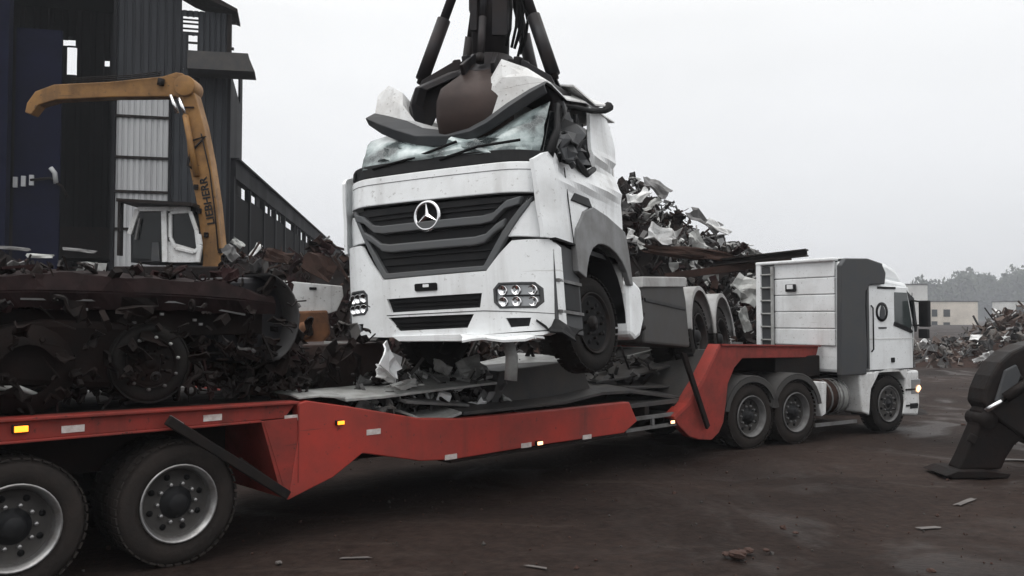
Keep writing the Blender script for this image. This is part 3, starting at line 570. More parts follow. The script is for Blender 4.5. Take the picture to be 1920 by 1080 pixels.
wheel(tk, (3.72, 0, .525), 1, dish=1, rimm=plate_m, nuts=10); wheel(tk, (3.72, CW+.05, .525), -1, dish=1, rimm=plate_m, nuts=10)
MB().prism([(1.60, 1.03), (1.95, 1.0), (1.92, .45), (1.80, .40), (1.72, .6)], .02, .5).build('battery_cover', white_dirty, tk, .02)
MB().tube([(1.98, .3, .72), (2.30, .3, .72)], .31, 20).build('fuel_tank', rust, tk, .01)
MB().tube([(2.32, .3, .70), (2.58, .3, .70)], .28, 20).build('air_tank', plate_l, tk, .01)
for s in (2.05, 2.24, 2.36, 2.52): MB().lathe([(.315, -.015), (.33, -.015), (.33, .015), (.315, .015)], (s, .3, .71), 'x', 20).build('tank_strap', plate_m, tk)
MB().bb(1.6, 2.75, -.0, .03, .24, .30).build('side_guard', plate_m, tk)
MB().prism([(2.88, .42), (2.80, 1.12), (3.28, 1.14), (3.2, .95), (3.14, .7), (3.1, .35)], -.02, .45).build('front_mudguard', white_dirty, tk, .03)
MB().prism([(3.14, .8), (3.28, 1.14), (4.3, 1.14), (4.22, .95), (4.05, 1.1), (3.72, 1.17), (3.4, 1.1)], -.02, .45).build('front_mudguard', white_dirty, tk, .02)
# cab
cabt = node('cab', tk)
MB().prism([(2.35, 1.14), (4.56, 1.14), (4.62, 1.9), (4.40, 2.78), (3.6, 2.86), (3.45, 3.12), (2.38, 3.14)], .03, CB-.03).build('cab_body', white, cabt, .06)
for i, z in enumerate((1.62, 1.93, 2.24, 2.55, 2.86)): MB().bb(2.322, 2.36, .12, CB-.4, z, z+.298).build('rear_panel', white, cabt, .015)
MB().bb(2.26, 2.37, CB-.12, CB, 1.5, 3.17).build('rear_post', white, cabt, .02)
MB().bb(2.30, 2.36, CB-.4, CB-.12, 1.5, 3.1).build('ladder_recess', grey_pl, cabt)
for i in range(6): MB().tube([(2.27, CB-.40, 1.7+i*.25), (2.27, CB-.12, 1.7+i*.25)], .018, 6).build('ladder_rung', plate_l, cabt)
MB().bb(2.24, 2.29, CB-.42, CB-.38, 1.5, 3.1).build('ladder_rail', plate_l, cabt)
MB().bb(2.25, 2.6, .1, CB, 3.14, 3.2).build('rear_cap', white, cabt, .02)
MB().box((2.29, 1.05, 2.68), (.03, .24, .14)).build('hook_plate', dark_pl, cabt, .02); MB().box((2.27, 1.05, 2.70), (.02, .13, .08)).build('hook_badge', white, cabt)
# black side fairing wrapping over the top
MB().prism([(2.24, 1.10), (2.28, 3.05), (2.42, 3.18), (3.05, 3.2), (3.48, 3.12), (3.60, 2.95), (3.56, 2.74), (3.12, 2.72), (2.98, 2.6), (2.96, 2.3), (3.0, 1.6), (2.98, 1.1)], -.06, .04).build('side_fairing', grey_pl, cabt, .02)
MB().prism([(2.42, 3.18), (3.05, 3.2), (3.5, 3.12), (3.5, 3.09), (2.42, 3.1)], -.05, .5).build('side_fairing', grey_pl, cabt)
MB().bb(3.05, 3.11, -.03, .03, 1.2, 2.7).build('door_pillar_seam', grey_pl, cabt)
MB().prism([(3.12, 1.16), (4.50, 1.16), (4.56, 1.9), (4.38, 2.70), (3.12, 2.72)], -.005, .028).build('door', white, cabt, .012)
MB().prism([(3.92, 2.02), (4.42, 1.88), (4.47, 1.98), (4.32, 2.6), (3.92, 2.6)], -.014, -.006).build('door_window', glass_g, cabt)
MB().prism([(3.88, 1.98), (4.44, 1.83), (4.48, 1.86), (4.43, 1.92), (3.91, 2.05)], -.02, -.004).build('window_seal', dark_pl, cabt)
MB().bb(3.4, 3.95, -.02, -.004, 2.66, 2.70).build('drip_rail', dark_pl, cabt)
em = MB().lathe([(.13, -.02), (.18, -.02), (.18, -.008), (.13, -.008), (.13, -.02)], (3.52, 0, 2.23), seg=24); em.build('round_emblem', dark_pl, cabt)
MB().prism([(3.45, 2.1), (3.6, 2.1), (3.62, 2.25), (3.53, 2.38), (3.47, 2.25)], -.018, -.006).build('emblem_figure', grey_pl, cabt)
MB().bb(3.42, 3.66, -.014, -.006, 1.92, 1.95).build('emblem_lettering', grey_pl, cabt)
MB().bb(3.79, 3.89, -.03, -.005, 1.29, 1.38).build('door_handle', dark_pl, cabt, .01)
MB().prism([(4.35, 2.62), (4.56, 2.5), (4.66, 1.95), (4.63, 1.85), (4.56, 1.86), (4.32, 2.66)], -.01, CB+.01).build('windscreen', glass_dk, cabt, .01)
mi_ = MB().box((4.62, -.18, 2.2), (.10, .20, .50)).build('mirror', dark_pl, cabt, .02); MB().box((4.62, -.16, 1.82), (.10, .18, .18)).build('mirror', dark_pl, cabt, .02)
MB().bar((4.5, 0, 2.45), (4.62, -.16, 2.42), .03).bar((4.5, 0, 1.98), (4.62, -.16, 1.98), .03).build('mirror_arm', dark_pl, cabt)
MB().prism([(3.5, 2.84), (4.40, 2.76), (4.34, 2.90), (4.18, 3.05), (3.9, 3.15), (3.5, 3.18)], .12, CB-.12).build('roof_deflector', white, cabt, .09)
for x_ in (3.13, 4.50): MB().bb(x_-.006, x_+.006, -.009, .0, 1.18, 2.6).build('door_gap', dark_pl, cabt)
MB().bb(3.15, 4.5, -.009, .0, 1.155, 1.167).build('door_gap', dark_pl, cabt); MB().bb(3.14, 4.52, -.010, -.004, 1.72, 1.74).build('door_crease', white_dirty, cabt)
MB().tube([(3.2, -.01, 1.5), (3.2, -.05, 1.55), (3.2, -.05, 2.3), (3.2, -.01, 2.35)], .014, 6).build('grab_rail', dark_pl, cabt)
for z_ in (.45, .75): MB().bb(4.22, 4.6, -.035, -.015, z_, z_+.03).build('bumper_seam', dark_pl, tk)
MB().prism([(4.12, .30), (4.62, .26), (4.68, .5), (4.66, 1.12), (4.30, 1.12), (4.24, .95), (4.2, .6)], -.02, CW+.02).build('bumper', white_dirty, tk, .04)
MB().bb(4.4, 4.69, -.03, -.015, .68, .95).build('headlamp', lensm, tk, .01); MB().box((4.60, -.045, .77), (.12, .03, .08), (0, -.7, 0)).build('turn_lamp', amber_w, tk, .008)
MB().bb(4.35, 4.6, -.03, -.015, .4, .5).build('fog_lamp', dark_pl, tk, .01)
MB().prism([(3.0, .35), (3.15, .35), (3.15, 1.1), (3.0, 1.1)], .0, .3).build('step_well', dark_pl, tk)
# ---------------------------------------------------------------- stabiliser leg of a machine at the right edge
ol = thing('stabiliser_leg', (6.3, 11.7, 0), 0, 'dark steel stabiliser leg with foot plate at the right edge', 'stabiliser')
MB().prism([(-.56, .03), (-.46, .0), (.26, .0), (.30, .05), (.0, .09), (-.4, .09)], -.34, .32).build('foot_plate', rust_dark, ol, .01)
MB().prism([(-.30, .08), (-.20, .26), (-.02, .66), (.02, .86), (.10, .96), (.30, .90), (.50, .62), (.58, .50), (.46, .40), (.34, .22), (.28, .08)], -.16, .16).build('lower_leg', rust_dark, ol, .03)
MB().prism([(.02, .98), (.06, 1.16), (.14, 1.34), (.26, 1.52), (.42, 1.66), (.62, 1.75), (.9, 1.82), (1.9, 1.9), (1.9, .55), (1.2, .40), (.9, .34), (.74, .40), (.56, .50), (.34, .66), (.14, .80)], -.2, .24).build('upper_leg', dsteel, ol, .04)
MB().box((-.12, -.18, .5), (.12, .03, .12), (0, .5, 0)).build('pin_cap', dsteel, ol, .015)
MB().prism([(.16, 1.0), (.36, .98), (.52, 1.35), (.46, 1.5), (.3, 1.42)], -.25, -.2).build('side_pad', grey_pl, ol, .02)
MB().tube([(.02, -.27, .88), (.30, -.27, 1.06)], .035, 12).build('piston_rod', chrome, ol); MB().tube([(.28, -.27, 1.05), (.7, -.27, 1.33)], .07, 12).build('cylinder', dsteel, ol)
MB().lathe([(0, -.2), (.12, -.2), (.12, .2), (0, .2)], (.1, 0, .75), seg=16).build('pivot_pin', dsteel, ol)
MB().bb(1.6, 3.4, -1.0, 1.4, .5, 2.0).build('machine_frame', dsteel, ol, .03)
# ---------------------------------------------------------------- hoisted white truck
HK = 1.1
hm4 = Matrix.Translation((-.7474, 9.3092, 1.5244)) @ Matrix.Rotation(R(-27.56), 4, 'Z') @ Matrix.Rotation(R(-3.187), 4, 'X') @ Matrix.Rotation(R(-6.047), 4, 'Y') @ Matrix.Diagonal((HK, HK, HK, 1))
ht = thing('crushed_truck', (0, 0, 0), 0, 'white cab-over truck with crushed roof hoisted above the red trailer', 'truck'); ht.matrix_world = hm4
def shz(v): v = Vector(v); v.z -= .07*v.x; return v          # the wreck is racked sideways
def fy(x):
    t = max(0, abs(x)-.72)/.53
    return -.06*(1-(min(abs(x), 1.25)/1.25)**2)+.27*t**2.6
def ff(dy=0):
    def f(v):
        v = Vector(v); v.y += fy(v.x)+dy+max(0, v.z-1.7)*.10; return shz(v)
    return f
XC = [i*.08 for i in range(-16, 17)]
def fp(name, poly, y0, y1, m, par, **k): return plate(name, poly, y0, y1, 'xz', m, par, (('x', XC),)+k.pop('cuts', ()), ff(k.pop('dy', 0)), **k)
hc = node('cab', ht)
def pillow(amp, sc, seed):
    return lambda v: amp*noise.noise(Vector((v.x*sc+seed, v.y*sc, v.z*sc)))
# upper front panel, corner pieces, grille, bumper
fp('front_panel', [(-1.10, 1.76), (1.09, 1.73), (1.12, 2.05), (-1.12, 2.07)], -.0, .05, white, hc, bevel=.012)
fp('corner_panel', [(1.10, 1.66), (1.10, 2.05), (1.25, 2.05), (1.25, 1.50)], .0, .05, white, hc)
fp('corner_panel', [(-1.12, 1.74), (-1.14, 2.07), (-1.25, 2.05), (-1.25, 1.74)], .0, .05, white, hc)
fp('corner_panel', [(.80, 1.30), (1.25, 1.28), (1.25, 1.66), (1.10, 1.665), (1.06, 1.63), (.96, 1.52), (.88, 1.38)], -.01, .05, white, hc, bevel=.012)
fp('corner_panel', [(-.82, 1.36), (-1.22, 1.36), (-1.22, 1.55), (-1.10, 1.68), (-1.0, 1.66), (-.9, 1.5)], -.01, .05, white, hc, bevel=.012)
fp('grille', [(-1.05, 1.72), (1.09, 1.70), (1.04, 1.6), (.95, 1.5), (.86, 1.33), (.72, 1.12), (.60, 1.0), (-.60, .98), (-.72, 1.15), (-.82, 1.36), (-.98, 1.6)], .02, .07, dark_pl, hc, bevel=.01)
def winged(name, L, zt, h, m, y0=-.045, y1=.03):
    """bar whose two ends turn up"""
    up = [(-a, zt+b) for a, b in L]+[(a, zt+b) for a, b in L[::-1]]
    lo = [(a*.97+.0, zt+b-h) for a, b in L]+[(-a*.97, zt+b-h) for a, b in L[::-1]]
    return fp(name, up+lo, y0, y1, m, hc, bevel=.018)
winged('grille_bar', [(1.0, .17), (.86, .13), (.72, .02), (.6, 0)], 1.52, .085, grille_grey)
winged('grille_bar', [(.84, .16), (.74, .11), (.62, .02), (.5, 0)], 1.32, .09, grille_grey)
fp('grille_frame', [(-1.04, 1.72), (-.98, 1.72), (-.78, 1.36), (-.57, 1.02), (.57, 1.03), (.8, 1.36), (.99, 1.6), (1.09, 1.7), (1.05, 1.6), (.88, 1.36), (.62, .985), (-.62, .965), (-.84, 1.36)], -.03, .05, grille_grey, hc, bevel=.01)
for z in (1.10, 1.18, 1.42, 1.46, 1.59, 1.64): 
    w = {1.10: .60, 1.18: .66, 1.42: .60, 1.46: .62, 1.59: .74, 1.64: .80}[z]; fp('grille_slat', [(-w, z), (w, z), (w, z+.014), (-w, z+.014)], -.0, .03, dark_pl, hc, bevel=0)
# three-pointed star in a ring
em = node('emblem', hc, (-.03, -.10, 1.575))
MB().lathe([(0, .035), (.14, .035), (.14, .05), (0, .05)], seg=32).build('badge_disc', black, em)
MB().lathe([(.140+.020*math.cos(a), .012+.018*math.sin(a)) for a in [2*math.pi*i/10 for i in range(11)]], seg=40).build('badge_ring', chrome, em)
st = MB()
for k in range(3):
    a = R(90+120*k); tip = Vector((math.cos(a), 0, math.sin(a)))*.140; l_ = Vector((math.cos(a+R(60)), 0, math.sin(a+R(60))))*.030; r_ = Vector((math.cos(a-R(60)), 0, math.sin(a-R(60))))*.030; c0 = Vector((0, -.018, 0)); bk = Vector((0, .03, 0))
    st.add([c0, l_, tip, r_, bk], [(0, 2, 1), (0, 3, 2), (1, 2, 4), (2, 3, 4)])
st.build('badge_star', chrome, em)
def rr(x0, x1, z0, z1, c=.03, sk=0): return [(x0+c, z0), (x1-c, z0), (x1, z0+c), (x1, z1-c), (x1-c, z1), (x0+c+sk, z1), (x0+sk, z1-c), (x0, z0+c)]
HL, HR = rr(-1.16, -.80, .60, .86, .05), rr(.68, 1.13, .60, .85, .06)
S1 = [(-.55, .75), (.56, .76), (.53, .62), (-.50, .61)]; S2 = [(-.54, .56), (.46, .56), (.38, .43), (-.42, .42)]
FR = [(.79, .51), (1.02, .51), (1.0, .43), (.83, .42)]; FL = [(-1.1, .51), (-.88, .51), (-.9, .43), (-1.06, .42)]
fp('bumper', [(-1.25, .40), (-1.25, 1.20), (-1.2, 1.34), (-.87, 1.33), (-.74, 1.12), (-.60, .95), (.62, .97), (.76, 1.12), (.90, 1.25), (1.2, 1.27), (1.25, 1.2), (1.25, .40), (.6, .36), (-.6, .36)], -.07, .0, white, ht, bevel=.02,
   holes=[HL, HR, S1, S2, FR, FL], cuts=(('z', frange(.36, 1.3, 8)),))
fp('bumper_back', [(-1.2, .42), (1.2, .42), (1.2, 1.2), (-1.2, 1.2)], .05, .08, black, ht, bevel=0)
for S_ in (S1, S2): fp('air_intake', S_, -.035, .0, dark_pl, ht, bevel=0)
for z in (.66, .70, .46, .50): fp('intake_slat', [(-.46 if z < .6 else -.5, z), (.42 if z < .6 else .5, z), (.42 if z < .6 else .5, z+.012), (-.46 if z < .6 else -.5, z+.012)], -.055, -.03, black, ht, bevel=0)
for H, xs_ in ((HL, (-1.08, -.97, -.87)), (HR, (.77, .90, 1.04))):
    n = fp('headlight', H, -.045, -.01, lensm, ht, bevel=.01)
    cx = sum(p[0] for p in H)/len(H); cz = sum(p[1] for p in H)/len(H)
    fr_ = [(cx+(p[0]-cx)*.99, cz+(p[1]-cz)*.99) for p in H]; inn = [(cx+(p[0]-cx)*.88, cz+(p[1]-cz)*.82) for p in H]
    f_ = fp('headlight_frame', fr_, -.078, -.046, grey_pl, n, holes=[inn], bevel=.004); f_.parent = n
    for i, x in enumerate(xs_):
        for zz in (.665, .775):
            rp_ = MB().lathe([(0, .012), (.028, .006), (.044, -.012), (.048, -.012), (.05, .012)], (x, -.055+fy(x)-.0, zz), seg=16).build('reflector', chrome, n, fn=shz)
    fp('lamp_divider', [(H[0][0]+.03, .715), (H[2][0]-.03, .715), (H[2][0]-.03, .73), (H[0][0]+.03, .73)], -.066, -.046, dark_pl, n, bevel=0)
for F_ in (FR, FL): fp('fog_lamp', F_, -.05, -.0, dark_pl, ht, bevel=0)
fp('fog_lens', rr(-1.05, -.93, .43, .50, .015), -.08, -.05, lensm, ht, bevel=0)
fp('number_plate', rr(-.19, .07, .81, .885, .01), -.085, -.071, black, ht, bevel=0); fp('plate_sticker', rr(-.09, -.02, .845, .875, .005), -.09, -.086, white, ht, bevel=0)
fp('bumper_seam', [(-.56, .585), (.56, .59), (1.24, .55), (1.24, .545), (.56, .583), (-.56, .578)], -.073, -.066, dark_pl, ht, bevel=0)
fp('bumper_lip', [(-.5, .37), (.45, .37), (.6, .355), (1.0, .37), (1.2, .385), (1.12, .345), (.3, .30), (-.4, .315)], -.10, .04, white, ht, bevel=.015)
fp('bumper_lip', [(-1.2, .40), (-.75, .37), (-.8, .34), (-1.18, .345)], -.09, .04, white_dirty, ht, bevel=.012)
b_ = MB(); crumple(b_, (.78, -.16, .30), .75, .28, (.15, .03, .1), 0, .12, 5, random.Random(2)); b_.build('torn_lip', white, ht, fn=shz)
b_ = MB(); crumple(b_, (1.22, .1, .42), .4, .16, (.5, .4, .1), 0, .3, 4, random.Random(4)); b_.build('torn_bracket', dark_pl, ht, fn=shz)
# windscreen base, crazed glass, pillars
fp('scuttle', [(-1.13, 2.075), (1.14, 2.055), (1.16, 2.17), (.5, 2.20), (-1.1, 2.22)], .02, .07, dark_pl, hc, bevel=.01)
def glassmat():
    m = mat('crazed_glass', (.33, .42, .42), .22, spec=.6); n = m.node_tree; b = n.nodes['Principled BSDF']; t = n.nodes.new('ShaderNodeTexCoord')
    v = n.nodes.new('ShaderNodeTexVoronoi'); v.feature = 'DISTANCE_TO_EDGE'; v.inputs['Scale'].default_value = 22; n.links.new(t.outputs['Object'], v.inputs[0])
    z = n.nodes.new('ShaderNodeTexNoise'); z.inputs['Scale'].default_value = 3.2; z.inputs['Detail'].default_value = 6; n.links.new(t.outputs['Object'], z.inputs[0])
    r = n.nodes.new('ShaderNodeValToRGB'); n.links.new(z.outputs[0], r.inputs[0]); r.color_ramp.elements[0].position = .38; r.color_ramp.elements[0].color = (.055, .068, .07, 1)
    r.color_ramp.elements[1].position = .66; r.color_ramp.elements[1].color = (.66, .73, .73, 1); q = r.color_ramp.elements.new(.52); q.color = (.36, .43, .43, 1)
    k = n.nodes.new('ShaderNodeMapRange'); k.inputs[2].default_value = .02; k.inputs[3].default_value = .35; k.inputs[4].default_value = 0; n.links.new(v.outputs[0], k.inputs[0])
    x = n.nodes.new('ShaderNodeMix'); x.data_type = 'RGBA'; n.links.new(k.outputs[0], x.inputs[0]); n.links.new(r.outputs[0], x.inputs[6]); x.inputs[7].default_value = (.72, .78, .78, 1); n.links.new(x.outputs[2], b.inputs['Base Color'])
    u = n.nodes.new('ShaderNodeBump'); u.inputs['Strength'].default_value = .6; u.inputs['Distance'].default_value = .03; n.links.new(z.outputs[0], u.inputs['Height']); n.links.new(u.outputs[0], b.inputs['Normal']); return m
cg = glassmat()
low = [(-1.12, 2.17), (-.9, 2.17), (-.6, 2.18), (-.3, 2.18), (0, 2.18), (.3, 2.18), (.6, 2.17), (.85, 2.16), (1.12, 2.15)]
top = [(-1.09, 2.46), (-.98, 2.60), (-.68, 2.62), (-.38, 2.50), (-.08, 2.38), (.25, 2.37), (.58, 2.46), (.9, 2.62), (1.18, 2.74)]
rows = []
for k in range(7):
    t = k/6; rows.append([(a[0]+(b[0]-a[0])*t, .08+fy(a[0])+.26*t+.07*noise.noise(Vector((a[0]*4, t*3, 2)))-.12*math.sin(t*math.pi)*(1 if abs(a[0]) < .5 else .2), a[1]+(b[1]-a[1])*t+.03*noise.noise(Vector((a[0]*5, t*4, 7)))) for a, b in zip(low, top)])
MB().grid(rows, 0, True, (0, .012, 0)).build('windscreen', cg, hc, fn=shz)
for x, sx_, rt, sd in ((.45, .6, (1.2, .2, .1), 5), (-.45, .45, (1.0, .2, 0), 9)):
    b_ = MB(); crumple(b_, (x, .10, 2.27), sx_, .16, rt, 0, .5, 4, random.Random(sd)); b_.build('glass_fold', cg, hc, fn=shz)
MB().tube([(-.75, .02, 2.17), (-.2, .0, 2.22), (.3, .02, 2.33)], .014, 6).tube([(.1, .0, 2.16), (.55, .0, 2.24), (1.0, .05, 2.26)], .014, 6).build('wiper', black, hc, fn=shz)
fp('pillar', [(-1.13, 2.09), (-1.04, 2.1), (-1.05, 2.18), (-1.07, 2.2), (-1.10, 2.19), (-1.12, 2.18)], .0, .10, dark_pl, hc)
# folded roof: V-shaped visor, white skin rising either side of the grab
vis_lo = [(-.92, 2.73), (-.74, 2.60), (-.54, 2.50), (-.27, 2.39), (.13, 2.36), (.40, 2.39), (.60, 2.46), (.85, 2.58), (1.06, 2.70), (1.20, 2.79)]
vis_hi = [(-.84, 2.86), (-.66, 2.80), (-.42, 2.71), (-.22, 2.60), (.11, 2.52), (.34, 2.52), (.53, 2.58), (.80, 2.72), (1.04, 2.84), (1.19, 2.92)]
r2 = [(-.88, 3.10), (-.70, 3.17), (-.50, 3.08), (-.40, 2.72), (.11, 2.50), (.36, 2.55), (.54, 3.02), (.72, 3.26), (.96, 3.10), (1.20, 2.95)]
r3 = [(-.95, 3.05), (-.70, 3.12), (-.52, 2.9), (-.40, 2.5), (.11, 2.40), (.36, 2.42), (.56, 2.9), (.72, 3.2), (1.0, 3.15), (1.24, 3.0)]
r4 = [(-1.1, 2.9), (-.8, 2.96), (-.5, 2.85), (-.26, 2.75), (.11, 2.7), (.30, 2.75), (.50, 2.85), (.72, 2.95), (1.0, 3.0), (1.24, 2.98)]
MB().grid([[(x, .22+fy(x)*.5, z) for x, z in vis_lo], [(x, .16+fy(x)*.5, (z+w[1])/2) for (x, z), w in zip(vis_lo, vis_hi)], [(x, .24+fy(x)*.5, z) for x, z in vis_hi]], 0, False, (0, .03, .0)).build('visor', grey_pl, hc, fn=shz, bevel=.008)
def rs(row, y, am=.03): return [(x+am*noise.noise(Vector((x*3, y, 5))), y+fy(x)*.4+am*2*noise.noise(Vector((x*4, y*3, 1))), z+am*noise.noise(Vector((x*5, y*4, 3)))) for x, z in row]
mid = [(a[0]*.5+b[0]*.5, a[1]*.45+b[1]*.55) for a, b in zip(vis_hi, r2)]
MB().grid([[(x, .25+fy(x)*.5, z) for x, z in vis_hi], rs(mid, .27, .05), rs(r2, .36, .05), rs([(a[0]*.5+b[0]*.5, a[1]*.5+b[1]*.5-.10) for a, b in zip(r2, r3)], .75, .09), rs(r3, 1.15, .06), rs(r4, 1.7, .05), rs(r4, 2.1, .02)], 0, False, (0, .01, -.02)).build('roof', white_dirty, hc, fn=shz, bevel=.01)
MB().grid([[(x, 1.0, z) for x, z in ((.75, 2.95), (1.0, 3.12), (1.22, 3.08))], [(x, 1.5, z) for x, z in ((.8, 3.0), (1.05, 3.16), (1.27, 3.0))], [(x, 1.8, z) for x, z in ((.8, 2.98), (1.05, 3.1), (1.3, 3.07))]], 0, False, (0, 0, -.02)).build('roof_flap', white_dirty, hc, fn=shz)
MB().tube([(1.27, .55, 2.70), (1.29, .9, 2.78), (1.28, 1.3, 2.86), (1.29, 1.72, 2.98), (1.3, 1.84, 3.06)], [.025, .03, .03, .035, .06], 8).build('torn_seal', black, hc, fn=shz)
# side of the cab
def sdent(sgn):
    def f(v):
        v = Vector(v); y, z = v.y, v.z
        if y < .3: v.x -= sgn*(.3-y)**2*1.1
        c = math.exp(-((z-2.15-.18*(y-1))/.10)**2)*.05+math.exp(-((z-1.95-.10*(y-1))/.06)**2)*-.035+math.exp(-((z-2.32-.1*(y-1))/.05)**2)*-.03
        v.x += sgn*((-c if y > .25 else 0)*min(1, (y-.25)*3 if y > .25 else 0)+.035*noise.noise(Vector((y*2.2, z*2.6, 4))))
        v.x -= sgn*max(0, z-2.2)*.06
        return shz(v)
    return f
YZ = (('y', frange(0, 2.1, 26)), ('z', frange(1.2, 3.05, 30)))
for sg in (1, -1):
    a, b = (1.25, 1.21) if sg > 0 else (-1.25, -1.21)
    plate('cab_side', [(.04, 1.28), (.60, 1.27), (.66, 1.45), (.88, 1.66), (1.16, 1.76), (1.55, 1.72), (2.10, 1.62), (2.08, 2.6), (2.0, 2.96), (1.80, 3.06), (1.42, 2.98), (1.40, 2.66), (1.28, 2.30), (1.20, 2.17), (.80, 2.14), (.45, 2.10), (.28, 2.18), (.12, 2.12), (.0, 2.04)], a, b, 'yz', white, hc, YZ, sdent(sg), smooth=False, bevel=0)
    plate('fender_flare', [(.60, 1.25), (.66, 1.45), (.88, 1.66), (1.16, 1.755), (1.55, 1.72), (2.10, 1.62), (2.17, 1.4), (2.22, 1.0), (2.12, 1.0), (2.04, 1.14), (1.92, 1.24), (1.75, 1.32), (1.55, 1.365), (1.37, 1.375), (1.2, 1.355), (1.04, 1.29), (.92, 1.18), (.84, 1.05), (.80, .95), (.60, 1.0)], a+sg*.03, b, 'yz', fender_grey, hc, YZ[:1], lambda v: shz(Vector((v.x+sg*.0, v.y, v.z))), bevel=.012)
    plate('step_panel', [(.16, 1.26), (.60, 1.22), (.60, 1.0), (.74, .95), (.74, .36), (.12, .40)], a-sg*.03, a-sg*.10, 'yz', grey_pl, hc, (), shz)
    for z in (.56, .86): MB().bb(a-sg*.10, a+sg*.0, .16, .72, z, z+.03).build('step_tread', plate_m, hc, fn=shz)
    plate('step_recess', [(.22, .84), (.68, .84), (.68, .6), (.22, .6)], a-sg*.03, a-sg*.02, 'yz', dark_pl, hc, (), shz)
MB().prism([(.60, 1.73), (.72, 1.83), (1.08, 1.84), (1.18, 1.74)], 1.24, 1.262, 'yz').build('door_handle', dark_pl, hc, .01, fn=shz)
MB().bar((1.262, .57, 1.28), (1.25, .50, 2.05), .012, .008).build('door_seam', dark_pl, hc, fn=shz)
plate('door_window', [(.22, 2.12), (1.15, 2.16), (1.36, 2.40), (1.38, 2.75), (.9, 2.72), (.5, 2.66)], 1.12, 1.15, 'yz', glass_dk, hc, YZ[:1], shz)
for pts in ([(1.22, .22, 2.12), (1.24, .42, 2.42), (1.22, .52, 2.72)], [(1.24, 1.18, 2.2), (1.22, 1.0, 2.5), (1.2, 1.05, 2.75)], [(1.24, .45, 2.14), (1.27, .75, 2.20), (1.25, 1.1, 2.10), (1.27, 1.28, 2.2)]):
    MB().tube(pts, [.05, .04, .035, .03][:len(pts)], 6).build('broken_door_frame', dark_pl, hc, fn=shz)
for sd, c_, a_ in ((21, (1.24, .7, 2.5), .45), (22, (1.26, .5, 2.2), .3), (23, (1.2, 1.1, 2.35), .4)):
    b_ = MB(); crumple(b_, c_, a_, a_*.8, (.2, 1.4, .2), 0, .5, 4, random.Random(sd)); b_.build('torn_trim', grey_pl, hc, fn=shz)
MB().bb(-1.2, 1.2, 2.06, 2.1, .9, 2.9).build('rear_wall', white_dirty, hc, fn=shz)
MB().bb(-1.17, 1.17, .14, 2.05, 1.25, 1.30).bb(-1.1, 1.1, .30, .6, 1.3, 2.1).build('cab_floor', dark_pl, hc, fn=shz)
MB().bb(-1.0, -.3, .9, 1.1, 1.3, 2.5).bb(.3, 1.0, .9, 1.1, 1.3, 2.45).build('seat', grey_pl, hc, .05, fn=shz)
# chassis, axles, wheels, side gear
for x in (-.42, .42): MB().bb(x-.04, x+.04, .3, 7.3, .72, .98).build('chassis_rail', dsteel, ht, fn=shz)
for i in range(7): MB().bb(-.4, .4, 2.3+i*.75, 2.4+i*.75, .76, .92).build('cross_member', dsteel, ht, fn=shz)
MB().bb(-.38, .38, .35, 2.0, .45, 1.1).bb(-.6, .6, .2, .4, .40, .75).build('engine', rust_dark, ht, .04, fn=shz)
def twheel(x, y, sgn, **k):
    w_ = wheel(ht, (x, y, .53-.07*x), 1, **k); w_.rotation_euler = (0, 0, R(90) if sgn > 0 else R(-90)); return w_
for y in (1.38, 5.25, 6.6): MB().tube([(-1.1, y, .53), (1.1, y, .53)], .08, 10).build('axle', dsteel, ht, fn=shz)
for sg in (1, -1):
    fw_ = twheel(1.08*sg, 1.40, sg, dish=1, nuts=8, rimm=dsteel, hubm=black, discm=black); fw_.rotation_euler.z += R(-9)
    la = [(1.38+.70*math.cos(R(-12)+R(204)*k/12), .60+.74*math.sin(R(-12)+R(204)*k/12)) for k in range(13)]; lx = sorted((sg*.55, sg*1.2)); MB().grid([[(lx[0], a, z) for a, z in la], [(lx[1], a, z) for a, z in la]], 0, True, (0, 0, .015)).bb(lx[0]-.01, lx[0]+.01, .75, 2.0, .5, 1.3).build('wheel_well', black, ht, fn=shz)
    for y in (5.25, 6.6):
        twheel(1.20*sg, y, sg, nuts=8, rimm=dsteel); twheel(.86*sg, y, sg, nuts=0, rimm=dsteel, hole=False)
        pr = [(y+.66*math.cos(R(4)+R(172)*k/14), .55+.70*math.sin(R(4)+R(172)*k/14)) for k in range(15)]
        g = MB(); x0, x1 = sorted((sg*.72, sg*1.26)); g.grid([[(x0, a, z) for a, z in pr], [(x1, a, z) for a, z in pr]], 0, True, (0, 0, .02))
        g.grid([[(sg*1.265, a, z) for a, z in pr], [(sg*1.265, y+(a-y)*.93, .55+(z-.55)*.94) for a, z in pr]], 0, False, (-sg*.02, 0, 0)); g.build('mudguard', mat('weathered_mudguard', (.34, .34, .34), .55, dirt=(.16, .15, .14), damt=.4, dscale=3), ht, fn=shz)
MB().prism([(2.62, .34), (2.64, 1.0), (2.72, 1.12), (4.52, 1.28), (4.60, 1.0), (4.58, .34)], .75, 1.22, 'yz').build('side_tank', glossless, ht, .03, fn=shz)
MB().prism([(2.63, 1.02), (2.70, 1.16), (4.6, 1.34), (4.6, 1.2)], .7, 1.25, 'yz').build('tank_cover', mat('weathered_mudguard', (.34, .34, .34)), ht, .015, fn=shz)
MB().bb(1.2, 1.235, 2.75, 4.5, .86, .90).build('side_trim', dark_pl, ht, fn=shz)
MB().prism([(2.05, .42), (2.14, 1.02), (2.30, 1.08), (2.56, 1.0), (2.58, .62), (2.40, .42), (2.2, .36)], .8, 1.26, 'yz').build('air_tank', white, ht, .05, fn=shz)
for z in (.5, .66, .86): MB().tube([(1.22, 2.58, z), (1.24, 2.62, z+.04), (1.22, 2.66, z+.02)], .016, 6).build('valve', dsteel, ht, fn=shz)
